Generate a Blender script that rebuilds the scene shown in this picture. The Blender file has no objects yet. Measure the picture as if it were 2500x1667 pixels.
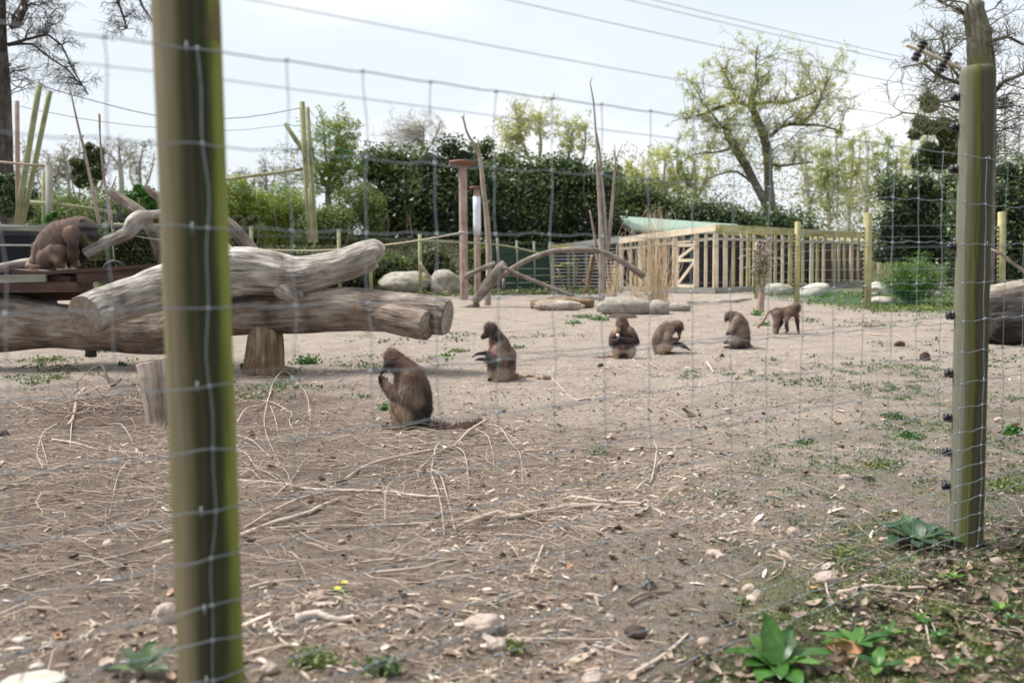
import bpy, math, random
import numpy as np
from mathutils import Vector, Matrix
R = math.radians
random.seed(7); rng = np.random.default_rng(7)
sc = bpy.context.scene
col = sc.collection

# ------------------------------------------------------------------ camera
PITCH, ROLL, F0 = R(4.19), R(0.5), 2430.0
CH = 1.4
_F = Vector((0, math.cos(PITCH), -math.sin(PITCH)))
_R0 = Vector((1, 0, 0)); _U0 = Vector((0, math.sin(PITCH), math.cos(PITCH)))
_R = _R0*math.cos(ROLL) - _U0*math.sin(ROLL)
_U = _U0*math.cos(ROLL) + _R0*math.sin(ROLL)
cam = bpy.data.cameras.new('camera'); co = bpy.data.objects.new('camera', cam); col.objects.link(co)
m = Matrix((( _R.x, _U.x, -_F.x, 0), (_R.y, _U.y, -_F.y, 0), (_R.z, _U.z, -_F.z, CH), (0, 0, 0, 1)))
co.matrix_world = m
cam.sensor_width = 36; cam.lens = 36*F0/2500; cam.clip_start = .05; cam.clip_end = 2000
cam.dof.use_dof = True; cam.dof.focus_distance = 8.6; cam.dof.aperture_fstop = 1.9
sc.camera = co
# ------------------------------------------------------------------ sky, sun, exposure
SUN_EL, SUN_AZ = 56, -75          # azimuth from +Y towards +X
w = bpy.data.worlds.new('World'); sc.world = w; w.use_nodes = True
nt = w.node_tree; nt.nodes.clear()
out = nt.nodes.new('ShaderNodeOutputWorld')
sky = nt.nodes.new('ShaderNodeTexSky'); sky.sky_type = 'NISHITA'; sky.sun_disc = False
sky.sun_elevation = R(SUN_EL); sky.sun_rotation = R(SUN_AZ); sky.air_density = 1.2; sky.dust_density = 3
b1 = nt.nodes.new('ShaderNodeBackground'); b1.inputs[1].default_value = .1
b2 = nt.nodes.new('ShaderNodeBackground'); b2.inputs[1].default_value = .55
tc = nt.nodes.new('ShaderNodeTexCoord'); mp = nt.nodes.new('ShaderNodeMapping'); mp.inputs['Scale'].default_value = (1.2, 1.2, 3.2); mp.inputs['Location'].default_value = (7, 2, 1)
n1 = nt.nodes.new('ShaderNodeTexNoise'); n1.inputs['Scale'].default_value = 1.6; n1.inputs['Detail'].default_value = 4
r1 = nt.nodes.new('ShaderNodeValToRGB')
r1.color_ramp.elements[0].position = .33; r1.color_ramp.elements[0].color = (.86, .925, .97, 1)
r1.color_ramp.elements[1].position = .62; r1.color_ramp.elements[1].color = (1.15, 1.15, 1.15, 1)
e = r1.color_ramp.elements.new(.47); e.color = (.88, .94, 1.02, 1)
r2 = nt.nodes.new('ShaderNodeValToRGB')
r2.color_ramp.elements[0].position = .25; r2.color_ramp.elements[0].color = (.8, .8, .8, 1)
r2.color_ramp.elements[1].position = .55; r2.color_ramp.elements[1].color = (1, 1, 1, 1)
mx = nt.nodes.new('ShaderNodeMixShader'); L = nt.links.new
L(tc.outputs['Generated'], mp.inputs[0]); L(mp.outputs[0], n1.inputs[0]); L(n1.outputs[0], r1.inputs[0]); L(n1.outputs[0], r2.inputs[0])
L(sky.outputs[0], b1.inputs[0]); L(r1.outputs[0], b2.inputs[0]); L(r2.outputs[0], mx.inputs[0])
L(b1.outputs[0], mx.inputs[1]); L(b2.outputs[0], mx.inputs[2]); L(mx.outputs[0], out.inputs[0])
sl = bpy.data.lights.new('sun', 'SUN'); sl.energy = 3.7; sl.angle = R(22); sl.color = (1, .96, .9)
so = bpy.data.objects.new('sun', sl); col.objects.link(so)
sd = Vector((math.sin(R(SUN_AZ))*math.cos(R(SUN_EL)), math.cos(R(SUN_AZ))*math.cos(R(SUN_EL)), math.sin(R(SUN_EL))))
so.rotation_euler = (-sd).to_track_quat('-Z', 'Y').to_euler()
sc.view_settings.view_transform = 'Standard'; sc.view_settings.look = 'None'
sc.view_settings.exposure = 0.92; sc.view_settings.gamma = 1; sc.view_settings.use_curve_mapping = False
sc.cycles.max_bounces = 6; sc.cycles.diffuse_bounces = 3; sc.cycles.transparent_max_bounces = 6

# ------------------------------------------------------------------ noise, ground height, pixel rays
def _h(ix, iy, iz, s):
    n = (ix*374761393 + iy*668265263 + iz*1274126177 + s*974711) & 0x7fffffff
    n = ((n ^ (n >> 13))*1103515245) & 0x7fffffff
    n = ((n ^ (n >> 15))*12345671) & 0x7fffffff
    return ((n ^ (n >> 11)) & 0xffff)/65535.0
def vn(x, y, z=0., s=0):
    x, y, z = np.broadcast_arrays(np.asarray(x, float), np.asarray(y, float), np.asarray(z, float))
    ix, iy, iz = [np.floor(a).astype(np.int64) for a in (x, y, z)]
    fx, fy, fz = x-ix, y-iy, z-iz
    fx, fy, fz = [a*a*(3-2*a) for a in (fx, fy, fz)]
    r = 0
    for a in (0, 1):
        for b in (0, 1):
            for c in (0, 1):
                r = r + _h(ix+a, iy+b, iz+c, s)*(fx if a else 1-fx)*(fy if b else 1-fy)*(fz if c else 1-fz)
    return r*2-1
def fbm(x, y, z=0., s=0, o=3):
    r = 0; a = 1; t = 0
    for i in range(o):
        r = r + a*vn(np.asarray(x)*2**i, np.asarray(y)*2**i, np.asarray(z)*2**i, s+i); t += a; a *= .5
    return r/t
def sst(a, b, x):
    t = np.clip((np.asarray(x, float)-a)/(b-a), 0, 1); return t*t*(3-2*t)
def gz(x, y):
    x = np.asarray(x, float); y = np.asarray(y, float)
    z = .026*np.clip(y-4.2, 0, 15.8) + .016*np.clip(y-20, 0, 11)
    k = sst(-2.4, .2, x)
    z = z + 2.0*sst(31, 39, y)*(1-k) + .9*sst(45, 56, y)*k
    z = z + .035*fbm(x*.45, y*.45, 0, 3, 2)*sst(5, 9, y) + .022*fbm(x*1.3, y*1.3, 0, 13, 2)*sst(3, 5, y)*sst(30, 15, y)
    fs = (x+.78)*-.641+(y-2.52)*.767; sa = (x+.78)*.767+(y-2.52)*.641
    z = z - .15*sst(1.1, .15, fs)*sst(.2, 2.2, sa)*sst(22, 12, y)
    return z
def GZ(x, y): return float(gz(x, y))
def ray(px, py):
    return _F + _R*((px-1250)/F0) - _U*((py-833.5)/F0)
def P(px, py, Y):
    d = ray(px, py); t = Y/d.y; return Vector((d.x*t, Y, CH+d.z*t))
def G(px, py):
    d = ray(px, py); lo = 1.5; Ys = np.arange(1.5, 80, .1)
    t = Ys/d.y; f = CH+d.z*t - gz(d.x*t, Ys)
    i = np.argmax(f < 0) if (f < 0).any() else len(Ys)-1
    a, b = Ys[max(i-1, 0)], Ys[i]
    for _ in range(20):
        c = (a+b)/2; t = c/d.y
        if CH+d.z*t-GZ(d.x*t, c) < 0: b = c
        else: a = c
    Y = (a+b)/2; t = Y/d.y; x = d.x*t
    return Vector((x, Y, GZ(x, Y)))

# ------------------------------------------------------------------ mesh building
class MB:
    def __init__(s): s.v = []; s.q = []; s.t = []; s.tc = []; s.rn = []; s.cl = []; s.n = 0
    def add(s, v, q=None, t=None, tcv=None, rnd=None):
        v = np.asarray(v, float).reshape(-1, 3); o = s.n; s.n += len(v); s.v.append(v)
        if q is not None and len(q): s.q.append(np.asarray(q, np.int64).reshape(-1, 4)+o)
        if t is not None and len(t): s.t.append(np.asarray(t, np.int64).reshape(-1, 3)+o)
        s.tc.append(v if tcv is None else np.asarray(tcv, float).reshape(-1, 3))
        s.rn.append(np.full(len(v), random.random()) if rnd is None else np.broadcast_to(np.asarray(rnd, float), (len(v),)))
        return o
    def build(s, name, mat, parent=None, org=None, smooth=True, colr=None):
        v = np.concatenate(s.v); q = np.concatenate(s.q) if s.q else np.zeros((0, 4), int)
        t = np.concatenate(s.t) if s.t else np.zeros((0, 3), int)
        if parent is not None: org = parent['_o']
        if org is None: org = (0, 0, 0)
        me = bpy.data.meshes.new(name)
        me.vertices.add(len(v)); me.vertices.foreach_set('co', (v-np.array(org)).ravel())
        nl = len(q)*4+len(t)*3
        me.loops.add(nl); me.loops.foreach_set('vertex_index', np.concatenate([q.ravel(), t.ravel()]))
        nf = len(q)+len(t); me.polygons.add(nf)
        ls = np.concatenate([np.arange(len(q))*4, len(q)*4+np.arange(len(t))*3])
        me.polygons.foreach_set('loop_start', ls)
        me.update(calc_edges=True)
        me.polygons.foreach_set('use_smooth', np.full(nf, smooth))
        a = me.attributes.new('tc', 'FLOAT_VECTOR', 'POINT'); a.data.foreach_set('vector', np.concatenate(s.tc).ravel())
        a = me.attributes.new('rnd', 'FLOAT', 'POINT'); a.data.foreach_set('value', np.concatenate(s.rn))
        if colr is not None:
            a = me.attributes.new('coat', 'FLOAT_COLOR', 'POINT'); c = np.ones((len(v), 4)); c[:, :3] = colr; a.data.foreach_set('color', c.ravel())
        if mat: me.materials.append(mat)
        o = bpy.data.objects.new(name, me); col.objects.link(o)
        if parent is not None: o.parent = parent
        else: o.location = org
        o['_o'] = list(org)
        return o

def tag(o, label=None, cat=None, group=None, kind=None):
    if label: o['label'] = label
    if cat: o['category'] = cat
    if group: o['group'] = group
    if kind: o['kind'] = kind
    return o
def thing(name, label, cat, loc, group=None):
    o = bpy.data.objects.new(name, None); col.objects.link(o); o.location = loc; o['_o'] = list(loc); o.empty_display_size = .1
    return tag(o, label, cat, group)
def smooth_path(pts, rad, step):
    pts = [np.array(p, float) for p in pts]; P_ = []; Rr = []
    n = len(pts)
    for i in range(n-1):
        p0 = pts[max(i-1, 0)]; p1 = pts[i]; p2 = pts[i+1]; p3 = pts[min(i+2, n-1)]
        k = max(1, int(np.linalg.norm(p2-p1)/step))
        for j in range(k):
            t = j/k
            P_.append(.5*((2*p1)+(-p0+p2)*t+(2*p0-5*p1+4*p2-p3)*t*t+(-p0+3*p1-3*p2+p3)*t**3))
            Rr.append(rad[i]*(1-t)+rad[i+1]*t)
    P_.append(pts[-1]); Rr.append(rad[-1])
    return np.array(P_), np.array(Rr)
def tube(mb, pts, rad, sides=6, caps=True, rough=0, seed=0, rnd=None, knot=1.0):
    p = np.asarray(pts, float); n = len(p); r = np.broadcast_to(np.asarray(rad, float), (n,)).copy()
    d = np.gradient(p, axis=0) if n > 1 else np.array([[0, 0, 1.]])
    d /= np.linalg.norm(d, axis=1)[:, None]+1e-12
    ref = np.array([0, 1, 0.]) if abs(d[:, 1]).mean() < .8 else np.array([1., 0, 0])
    u = np.cross(ref, d); u /= np.linalg.norm(u, axis=1)[:, None]+1e-9
    # u ~ camera right for upright tubes, w ~ depth
    w_ = np.cross(d, u)
    a = np.arange(sides)/sides*2*math.pi
    ca, sa = np.cos(a), np.sin(a)
    Lc = np.concatenate([[0], np.cumsum(np.linalg.norm(np.diff(p, axis=0), axis=1))])
    rr = r[:, None]*np.ones((1, sides))
    if rough:
        A = ca[None, :]; B = sa[None, :]; LL = Lc[:, None]/max(r.mean(), .01)
        rr = rr*(1+rough*(1.0*fbm(A*1.3+seed, B*1.3, LL*.45*knot, seed, 2)+.55*fbm(A*4, B*4+seed, LL*.5, seed+5, 2)+.30*fbm(A*9, B*9, LL*.8, seed+9, 2)-.45*np.clip(.22-np.abs(fbm(A*7, B*7, LL*.35, seed+15, 2)), 0, 1)*(1 if sides > 48 else 0)))
    v = p[:, None, :]+rr[..., None]*(ca[None, :, None]*u[:, None, :]+sa[None, :, None]*w_[:, None, :])
    tcv = np.stack([ca[None, :]*r[:, None], sa[None, :]*r[:, None], np.broadcast_to(Lc[:, None], (n, sides))], -1)
    i = np.arange(n-1)[:, None]*sides; j = np.arange(sides)[None, :]; k = (j+1) % sides
    q = np.stack([i+j, i+k, i+sides+k, i+sides+j], -1).reshape(-1, 4)
    o = mb.add(v, q, None, tcv, rnd if rnd is not None else random.random())
    if caps:
        for e, sg in ((0, 1), (n-1, -1)):
            b = e*sides; c = mb.add(p[e:e+1], None, None, [[0, 0, Lc[e]]], mb.rn[-1][0] if rnd is None else rnd)
            jj = np.arange(sides); kk = (jj+1) % sides
            tri = np.stack([np.full(sides, c), o+b+kk, o+b+jj] if sg == 1 else [np.full(sides, c), o+b+jj, o+b+kk], -1)
            mb.t.append(tri)
    return v
def box(mb, c, sx, sy, sz, M=None, rnd=None):
    """box centred at c, sizes; M optional 3x3"""
    s = np.array([[x, y, z] for z in (-.5, .5) for y in (-.5, .5) for x in (-.5, .5)])*np.array([sx, sy, sz])
    t = s.copy()
    if M is not None: s = s@np.array(M).T
    f = [(0, 2, 3, 1), (4, 5, 7, 6), (0, 1, 5, 4), (2, 6, 7, 3), (0, 4, 6, 2), (1, 3, 7, 5)]
    vv = []; tt = []; qq = []
    for k, fc in enumerate(f):
        for ii in fc: vv.append(s[ii]+np.array(c)); tt.append(t[ii])
        qq.append([4*k, 4*k+1, 4*k+2, 4*k+3])
    mb.add(vv, qq, None, np.array(tt), rnd)
def beam(mb, a, b, wd, th, up=(0, 0, 1), rnd=None):
    """rectangular bar from a to b; wd across, th along up; tc z runs along it"""
    a = Vector(a); b = Vector(b); d = (b-a); Ln = d.length; d.normalize(); up = Vector(up)
    s = d.cross(up)
    if s.length < 1e-3: s = d.cross(Vector((0, 1, 0)))
    s.normalize(); u = s.cross(d)
    M = Matrix((s, u, d)).transposed()
    box(mb, (a+b)/2, wd, th, Ln, [list(r) for r in M], rnd)
def bevel(o, wd=.006):
    md = o.modifiers.new('b', 'BEVEL'); md.width = wd; md.segments = 2; md.limit_method = 'ANGLE'
def leaves(mb, c, size, asp=.5, up=.0, rnd=None, droop=0):
    """random leaf quads (bent diamond) at centres c"""
    c = np.asarray(c, float); n = len(c)
    if n == 0: return
    a = rng.normal(size=(n, 3)); a[:, 2] = a[:, 2]*.7-droop; a /= np.linalg.norm(a, axis=1)[:, None]
    nr = rng.normal(size=(n, 3)); nr[:, 2] += up
    b = np.cross(a, nr); b /= np.linalg.norm(b, axis=1)[:, None]+1e-9
    s = np.broadcast_to(size, (n,))*rng.uniform(.6, 1.3, n)
    A = a*s[:, None]*.5; B = b*s[:, None]*.5*asp
    v = np.stack([c-A, c+B, c+A, c-B], 1).reshape(-1, 3)
    q = np.arange(n*4).reshape(n, 4)
    rn = rng.uniform(0, 1, n) if rnd is None else rnd
    mb.add(v, q, None, None, np.repeat(rn, 4))
def icos(k=1):
    t = (1+5**.5)/2
    v = np.array([(-1, t, 0), (1, t, 0), (-1, -t, 0), (1, -t, 0), (0, -1, t), (0, 1, t), (0, -1, -t), (0, 1, -t), (t, 0, -1), (t, 0, 1), (-t, 0, -1), (-t, 0, 1)], float)
    f = [(0, 11, 5), (0, 5, 1), (0, 1, 7), (0, 7, 10), (0, 10, 11), (1, 5, 9), (5, 11, 4), (11, 10, 2), (10, 7, 6), (7, 1, 8), (3, 9, 4), (3, 4, 2), (3, 2, 6), (3, 6, 8), (3, 8, 9), (4, 9, 5), (2, 4, 11), (6, 2, 10), (8, 6, 7), (9, 8, 1)]
    v /= np.linalg.norm(v, axis=1)[:, None]
    for _ in range(k):
        vs = [tuple(x) for x in v]; c = {}; nf = []
        def mid(a, b):
            key = (min(a, b), max(a, b))
            if key not in c:
                p = (np.array(vs[a])+np.array(vs[b])); p /= np.linalg.norm(p); vs.append(tuple(p)); c[key] = len(vs)-1
            return c[key]
        for a, b, d in f:
            x, y, z = mid(a, b), mid(b, d), mid(d, a); nf += [(a, x, z), (b, y, x), (d, z, y), (x, y, z)]
        v = np.array(vs); f = nf
    return v, np.array(f)
ICO = {k: icos(k) for k in range(5)}
def blob(mb, c, rx, ry, rz, k=3, rough=.15, seed=0, rot=0, sc_=1.3, flat=0, tilt=0):
    v, f = ICO[k]; n = 1+rough*(fbm(v[:, 0]*sc_+seed*3.1, v[:, 1]*sc_, v[:, 2]*sc_, seed, 2)+.4*fbm(v[:, 0]*5, v[:, 1]*5+seed, v[:, 2]*5, seed+3, 3))
    p = v*n[:, None]
    if flat: p[:, 2] = np.clip(p[:, 2], -flat, 9)
    p = p*np.array([rx, ry, rz])
    if tilt: ct, st = math.cos(tilt), math.sin(tilt); p = np.stack([p[:, 0]*ct-p[:, 2]*st, p[:, 1], p[:, 0]*st+p[:, 2]*ct], 1)
    c0, s0 = math.cos(rot), math.sin(rot)
    p = np.stack([p[:, 0]*c0-p[:, 1]*s0, p[:, 0]*s0+p[:, 1]*c0, p[:, 2]], 1)
    mb.add(p+np.array(c), None, f, p, None)
def scatter(mb, tv, tf, pos, scale, rz=None, tilt=.3, quad=False, rnd=None):
    """copies of one template (verts tv, faces tf) at pos"""
    N = len(pos); tv = np.asarray(tv, float); k = len(tv)
    scale = np.asarray(scale, float)
    if scale.ndim == 1: scale = np.repeat(scale[:, None], 3, 1)
    rz = rng.uniform(0, 2*math.pi, N) if rz is None else rz
    ax = rng.normal(0, tilt, N); ay = rng.normal(0, tilt, N)
    v = tv[None]*scale[:, None, :]
    x, y, z = v[..., 0], v[..., 1], v[..., 2]
    y, z = y*np.cos(ax)[:, None]-z*np.sin(ax)[:, None], y*np.sin(ax)[:, None]+z*np.cos(ax)[:, None]
    x, z = x*np.cos(ay)[:, None]+z*np.sin(ay)[:, None], -x*np.sin(ay)[:, None]+z*np.cos(ay)[:, None]
    x, y = x*np.cos(rz)[:, None]-y*np.sin(rz)[:, None], x*np.sin(rz)[:, None]+y*np.cos(rz)[:, None]
    V = np.stack([x, y, z], -1)+np.asarray(pos)[:, None, :]
    f = (np.asarray(tf)[None]+(np.arange(N)*k)[:, None, None]).reshape(-1, np.asarray(tf).shape[1])
    rn = rng.uniform(0, 1, N) if rnd is None else rnd
    mb.add(V.reshape(-1, 3), f if quad else None, None if quad else f, None, np.repeat(rn, k))

# ------------------------------------------------------------------ materials
def _mat(name):
    m_ = bpy.data.materials.new(name); m_.use_nodes = True; t = m_.node_tree
    return m_, t, t.nodes['Principled BSDF']
def N_(t, kind, **kw):
    n = t.nodes.new(kind)
    for k, v in kw.items():
        if k in n.inputs: n.inputs[k].default_value = v
        else: setattr(n, k, v)
    return n
def ramp(t, fac, stops):
    r = t.nodes.new('ShaderNodeValToRGB'); cr = r.color_ramp
    while len(cr.elements) > 1: cr.elements.remove(cr.elements[-1])
    cr.elements[0].position = stops[0][0]; cr.elements[0].color = (*stops[0][1], 1)
    for p, c in stops[1:]:
        e_ = cr.elements.new(p); e_.color = (*c, 1)
    t.links.new(fac, r.inputs[0]); return r.outputs[0]
def attr(t, nm, o='Fac'):
    a = t.nodes.new('ShaderNodeAttribute'); a.attribute_name = nm; return a.outputs[o]
def mixc(t, f, a, b, mode='MIX'):
    x = t.nodes.new('ShaderNodeMix'); x.data_type = 'RGBA'; x.blend_type = mode
    for i, s in ((0, f), (6, a), (7, b)):
        if hasattr(s, 'is_output'): t.links.new(s, x.inputs[i])
        else: x.inputs[i].default_value = s if not isinstance(s, tuple) else (*s, 1)
    return x.outputs[2]
def mapr(t, v, a, b, c=0, d=1):
    x = t.nodes.new('ShaderNodeMapRange'); x.inputs[1].default_value = a; x.inputs[2].default_value = b; x.inputs[3].default_value = c; x.inputs[4].default_value = d
    t.links.new(v, x.inputs[0]); return x.outputs[0]
def noise(t, vec, scale, detail=4, stretch=None, rough=.55):
    if stretch:
        mp_ = N_(t, 'ShaderNodeMapping'); mp_.inputs['Scale'].default_value = stretch; t.links.new(vec, mp_.inputs[0]); vec = mp_.outputs[0]
    n = N_(t, 'ShaderNodeTexNoise'); n.inputs['Scale'].default_value = scale; n.inputs['Detail'].default_value = detail; n.inputs['Roughness'].default_value = rough
    t.links.new(vec, n.inputs['Vector']); return n.outputs[0]
def bump(t, bs, h, dist=.01, s=1.0):
    b = N_(t, 'ShaderNodeBump'); b.inputs['Distance'].default_value = dist; b.inputs['Strength'].default_value = s
    t.links.new(h, b.inputs['Height']); t.links.new(b.outputs[0], bs.inputs['Normal'])
def wood(name, stops, scale=14, grain=.08, dist=.012, rough=.85, moss=None, mossamt=.5, patch=None, crack=0):
    m_, t, bs = _mat(name); v = attr(t, 'tc', 'Vector')
    n = noise(t, v, scale, 6, (1, 1, grain)); n2 = noise(t, v, 3, 3)
    f = N_(t, 'ShaderNodeMath', operation='ADD'); t.links.new(mapr(t, n, .25, .75, 0, .62 if crack else .8), f.inputs[0]); t.links.new(mapr(t, n2, .3, .7, -.22 if crack else -.15, .42), f.inputs[1])
    c = ramp(t, f.outputs[0], stops)
    ck = noise(t, v, scale*.9, 4, (1, 1, grain*.35), .75); c = mixc(t, mapr(t, ck, .36, .42, .85 if crack else 0, 0), c, tuple(x*.5 for x in stops[0][1]))
    if patch: c = mixc(t, mapr(t, noise(t, v, 2.2, 3), .55, .68), c, patch)
    if moss: c = mixc(t, mapr(t, noise(t, v, 1.6, 4, (1, 1, .3)), .5+.2*(1-mossamt)-.1, .66), c, moss)
    t.links.new(c, bs.inputs['Base Color']); bs.inputs['Roughness'].default_value = rough
    bump(t, bs, n, dist, 1); return m_
def leafm(name, c1, c2, c3=None, tr=.35, rough=.55):
    m_, t, bs = _mat(name); a = attr(t, 'rnd')
    st = [(0, c1), (.6, c2)]+([(1, c3)] if c3 else [])
    c = ramp(t, a, st); c = mixc(t, 1., c, ramp(t, noise(t, attr(t, 'tc', 'Vector'), 38, 4), [(.3, (.62, .66, .6)), (.55, (1, 1, 1)), (.75, (1.35, 1.25, 1.3))]), 'MULTIPLY'); t.links.new(c, bs.inputs['Base Color']); bs.inputs['Roughness'].default_value = rough
    tl = N_(t, 'ShaderNodeBsdfTranslucent'); t.links.new(c, tl.inputs[0]); mx_ = N_(t, 'ShaderNodeMixShader'); mx_.inputs[0].default_value = tr
    o_ = [n for n in t.nodes if n.type == 'OUTPUT_MATERIAL'][0]
    t.links.new(bs.outputs[0], mx_.inputs[1]); t.links.new(tl.outputs[0], mx_.inputs[2]); t.links.new(mx_.outputs[0], o_.inputs[0]); return m_
def plain(name, c, rough=.6, metal=0, var=.25, scale=20, bmp=0):
    m_, t, bs = _mat(name); v = attr(t, 'tc', 'Vector'); n = noise(t, v, scale, 4)
    cc = ramp(t, n, [(.3, tuple(x*(1-var) for x in c)), (.7, tuple(min(1, x*(1+var)) for x in c))])
    t.links.new(cc, bs.inputs['Base Color']); bs.inputs['Roughness'].default_value = rough; bs.inputs['Metallic'].default_value = metal
    if bmp: bump(t, bs, n, bmp)
    return m_
def varm(name, stops, rough=.85):
    m_, t, bs = _mat(name); c = ramp(t, attr(t, 'rnd'), stops); t.links.new(c, bs.inputs['Base Color']); bs.inputs['Roughness'].default_value = rough; return m_
def rockm(name, c1, c2, moss=None, mossz=.6):
    m_, t, bs = _mat(name); v = attr(t, 'tc', 'Vector'); n = noise(t, v, 9, 6); n2 = noise(t, v, 2.5, 3)
    c = ramp(t, n, [(.3, c1), (.7, c2)])
    if moss: c = mixc(t, mapr(t, n2, mossz-.08, mossz+.08), c, moss)
    t.links.new(c, bs.inputs['Base Color']); bs.inputs['Roughness'].default_value = .9; bump(t, bs, n, .02); return m_
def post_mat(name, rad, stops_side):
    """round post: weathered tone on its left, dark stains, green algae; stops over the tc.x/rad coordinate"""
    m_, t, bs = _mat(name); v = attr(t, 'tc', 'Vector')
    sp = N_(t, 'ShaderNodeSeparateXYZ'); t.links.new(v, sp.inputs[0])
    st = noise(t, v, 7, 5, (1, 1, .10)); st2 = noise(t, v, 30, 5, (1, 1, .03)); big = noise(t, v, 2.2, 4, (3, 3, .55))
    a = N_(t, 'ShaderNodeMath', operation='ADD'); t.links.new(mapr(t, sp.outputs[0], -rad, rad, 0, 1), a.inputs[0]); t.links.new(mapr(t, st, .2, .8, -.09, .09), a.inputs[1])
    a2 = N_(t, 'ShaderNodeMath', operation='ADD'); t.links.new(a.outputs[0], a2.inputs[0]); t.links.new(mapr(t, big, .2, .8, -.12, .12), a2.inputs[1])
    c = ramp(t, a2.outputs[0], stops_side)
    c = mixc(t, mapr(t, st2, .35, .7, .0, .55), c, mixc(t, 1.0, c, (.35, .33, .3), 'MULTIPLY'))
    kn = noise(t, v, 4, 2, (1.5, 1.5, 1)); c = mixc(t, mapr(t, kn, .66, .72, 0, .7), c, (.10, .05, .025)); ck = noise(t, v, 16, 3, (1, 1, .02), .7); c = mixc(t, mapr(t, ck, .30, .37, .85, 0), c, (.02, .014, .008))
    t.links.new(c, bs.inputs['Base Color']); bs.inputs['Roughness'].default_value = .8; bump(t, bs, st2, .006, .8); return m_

M_bark_dark = wood('dark bark', [(.1, (.018, .014, .012)), (.6, (.06, .05, .042)), (.95, (.13, .11, .095))], 20, .2)
M_root = wood('dark torn root wood', [(.1, (.003, .002, .002)), (.6, (.014, .009, .007)), (.95, (.05, .034, .025))], 14, .4, .05)
M_bark_grey = wood('grey green bark', [(.1, (.05, .045, .035)), (.6, (.14, .125, .095)), (.95, (.25, .23, .19))], 16, .2, moss=(.10, .115, .02))
M_bark_wood = wood('far bark', [(.1, (.24, .215, .19)), (.8, (.44, .40, .36))], 10, .2)
M_log = wood('weathered log', [(.0, (.10, .083, .072)), (.25, (.22, .19, .165)), (.55, (.37, .335, .30)), (.9, (.58, .55, .51))], 20, .16, .05, crack=1)
M_logb = wood('brown log', [(.0, (.05, .037, .029)), (.28, (.14, .105, .083)), (.6, (.26, .215, .175)), (.95, (.40, .36, .31))], 20, .16, .05, crack=1, patch=(.17, .105, .062))
M_cut = wood('sawn end', [(.1, (.12, .09, .07)), (.6, (.24, .20, .165)), (.95, (.34, .29, .25))], 18, 1, .004)
M_stump = wood('stump wood', [(.05, (.04, .026, .015)), (.5, (.15, .097, .053)), (.9, (.31, .23, .14))], 18, .12, .02)
M_branch = wood('pale branch', [(.1, (.13, .10, .08)), (.6, (.30, .25, .205)), (.95, (.48, .42, .36))], 25, .12, .006)
M_twig = varm('dry twig', [(0, (.13, .09, .07)), (.4, (.27, .205, .16)), (1, (.46, .39, .325))])
M_timber = wood('sawn timber', [(.1, (.42, .34, .24)), (.5, (.60, .51, .39)), (.95, (.72, .64, .52))], 10, .1, .003, .75)
M_timberg = wood('greenish treated timber', [(.1, (.22, .20, .07)), (.5, (.40, .37, .17)), (.95, (.55, .50, .29))], 10, .1, .003, .8)
M_board = wood('dark brown board', [(.1, (.02, .010, .008)), (.6, (.06, .03, .022)), (.95, (.10, .055, .04))], 10, .1, .004, .8)
M_greyboard = wood('grey board', [(.1, (.13, .13, .10)), (.9, (.30, .29, .25))], 10, .1, .004, .8)
M_pole = wood('brown pole', [(.1, (.17, .11, .09)), (.6, (.32, .235, .20)), (.95, (.42, .33, .28))], 12, .1, .003)
M_arch = wood('dark weathered branch', [(.1, (.08, .065, .052)), (.6, (.185, .155, .13)), (.95, (.31, .27, .235))], 25, .2, .012)
M_sap = wood('bare stem', [(.1, (.15, .115, .09)), (.6, (.28, .23, .19)), (.95, (.40, .35, .30))], 12, .12, .004)
M_mosspole = wood('mossy pole', [(.1, (.10, .11, .05)), (.6, (.24, .25, .13)), (.95, (.33, .33, .2))], 12, .1, .003)
M_wire = plain('galvanised wire', (.27, .305, .33), .45, .55, .2)
M_thinwire = plain('dull steel wire', (.16, .17, .18), .5, .5, .2)
M_ins = plain('black plastic', (.012, .012, .016), .35, 0, .2)
M_rubber = plain('black rubber', (.018, .018, .02), .7, 0, .3)
M_hub = plain('grey hub metal', (.25, .25, .26), .4, .7, .2)
M_roof = plain('green felt roof', (.25, .345, .285), .8, 0, .08, 6)
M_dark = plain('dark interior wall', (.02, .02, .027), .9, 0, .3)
M_tank = plain('dark blue panel', (.006, .007, .013), .95, 0, .3)
M_white = plain('white pipe', (.62, .66, .72), .5, 0, .1)
M_disc = plain('rusty disc', (.13, .065, .035), .7, 0, .3)
M_rope = plain('pale rope', (.48, .44, .33), .9, 0, .15, 60)
M_teal = plain('teal netting', (.05, .34, .27), .8, 0, .2)
M_blue = plain('blue plastic', (.03, .10, .42), .5, 0, .2)
M_net = plain('dark green windbreak', (.018, .05, .035), .9, 0, .4, 8)
M_slat = plain('pale weathered slat', (.36, .36, .35), .8, 0, .15)
M_rock = rockm('grey boulder', (.19, .175, .145), (.38, .355, .31), (.16, .15, .04), .62)
M_slab = rockm('dull slab stone', (.17, .155, .13), (.33, .30, .26), (.12, .12, .05), .72)
M_rockw = rockm('pale boulder', (.30, .275, .235), (.52, .485, .43), (.2, .2, .07), .70)
M_stone = rockm('flint stone', (.26, .205, .17), (.46, .38, .33))
M_clod = rockm('dark clod', (.025, .016, .012), (.08, .05, .035))
M_holly = leafm('dark evergreen leaf', (.014, .034, .012), (.065, .11, .036), (.20, .27, .10), .18, .38)
M_laurel = leafm('laurel leaf', (.025, .05, .014), (.085, .13, .036), (.22, .28, .09), .25, .42)
M_lime = leafm('lime spring leaf', (.14, .21, .03), (.28, .36, .07), (.42, .48, .14), .45)
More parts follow.
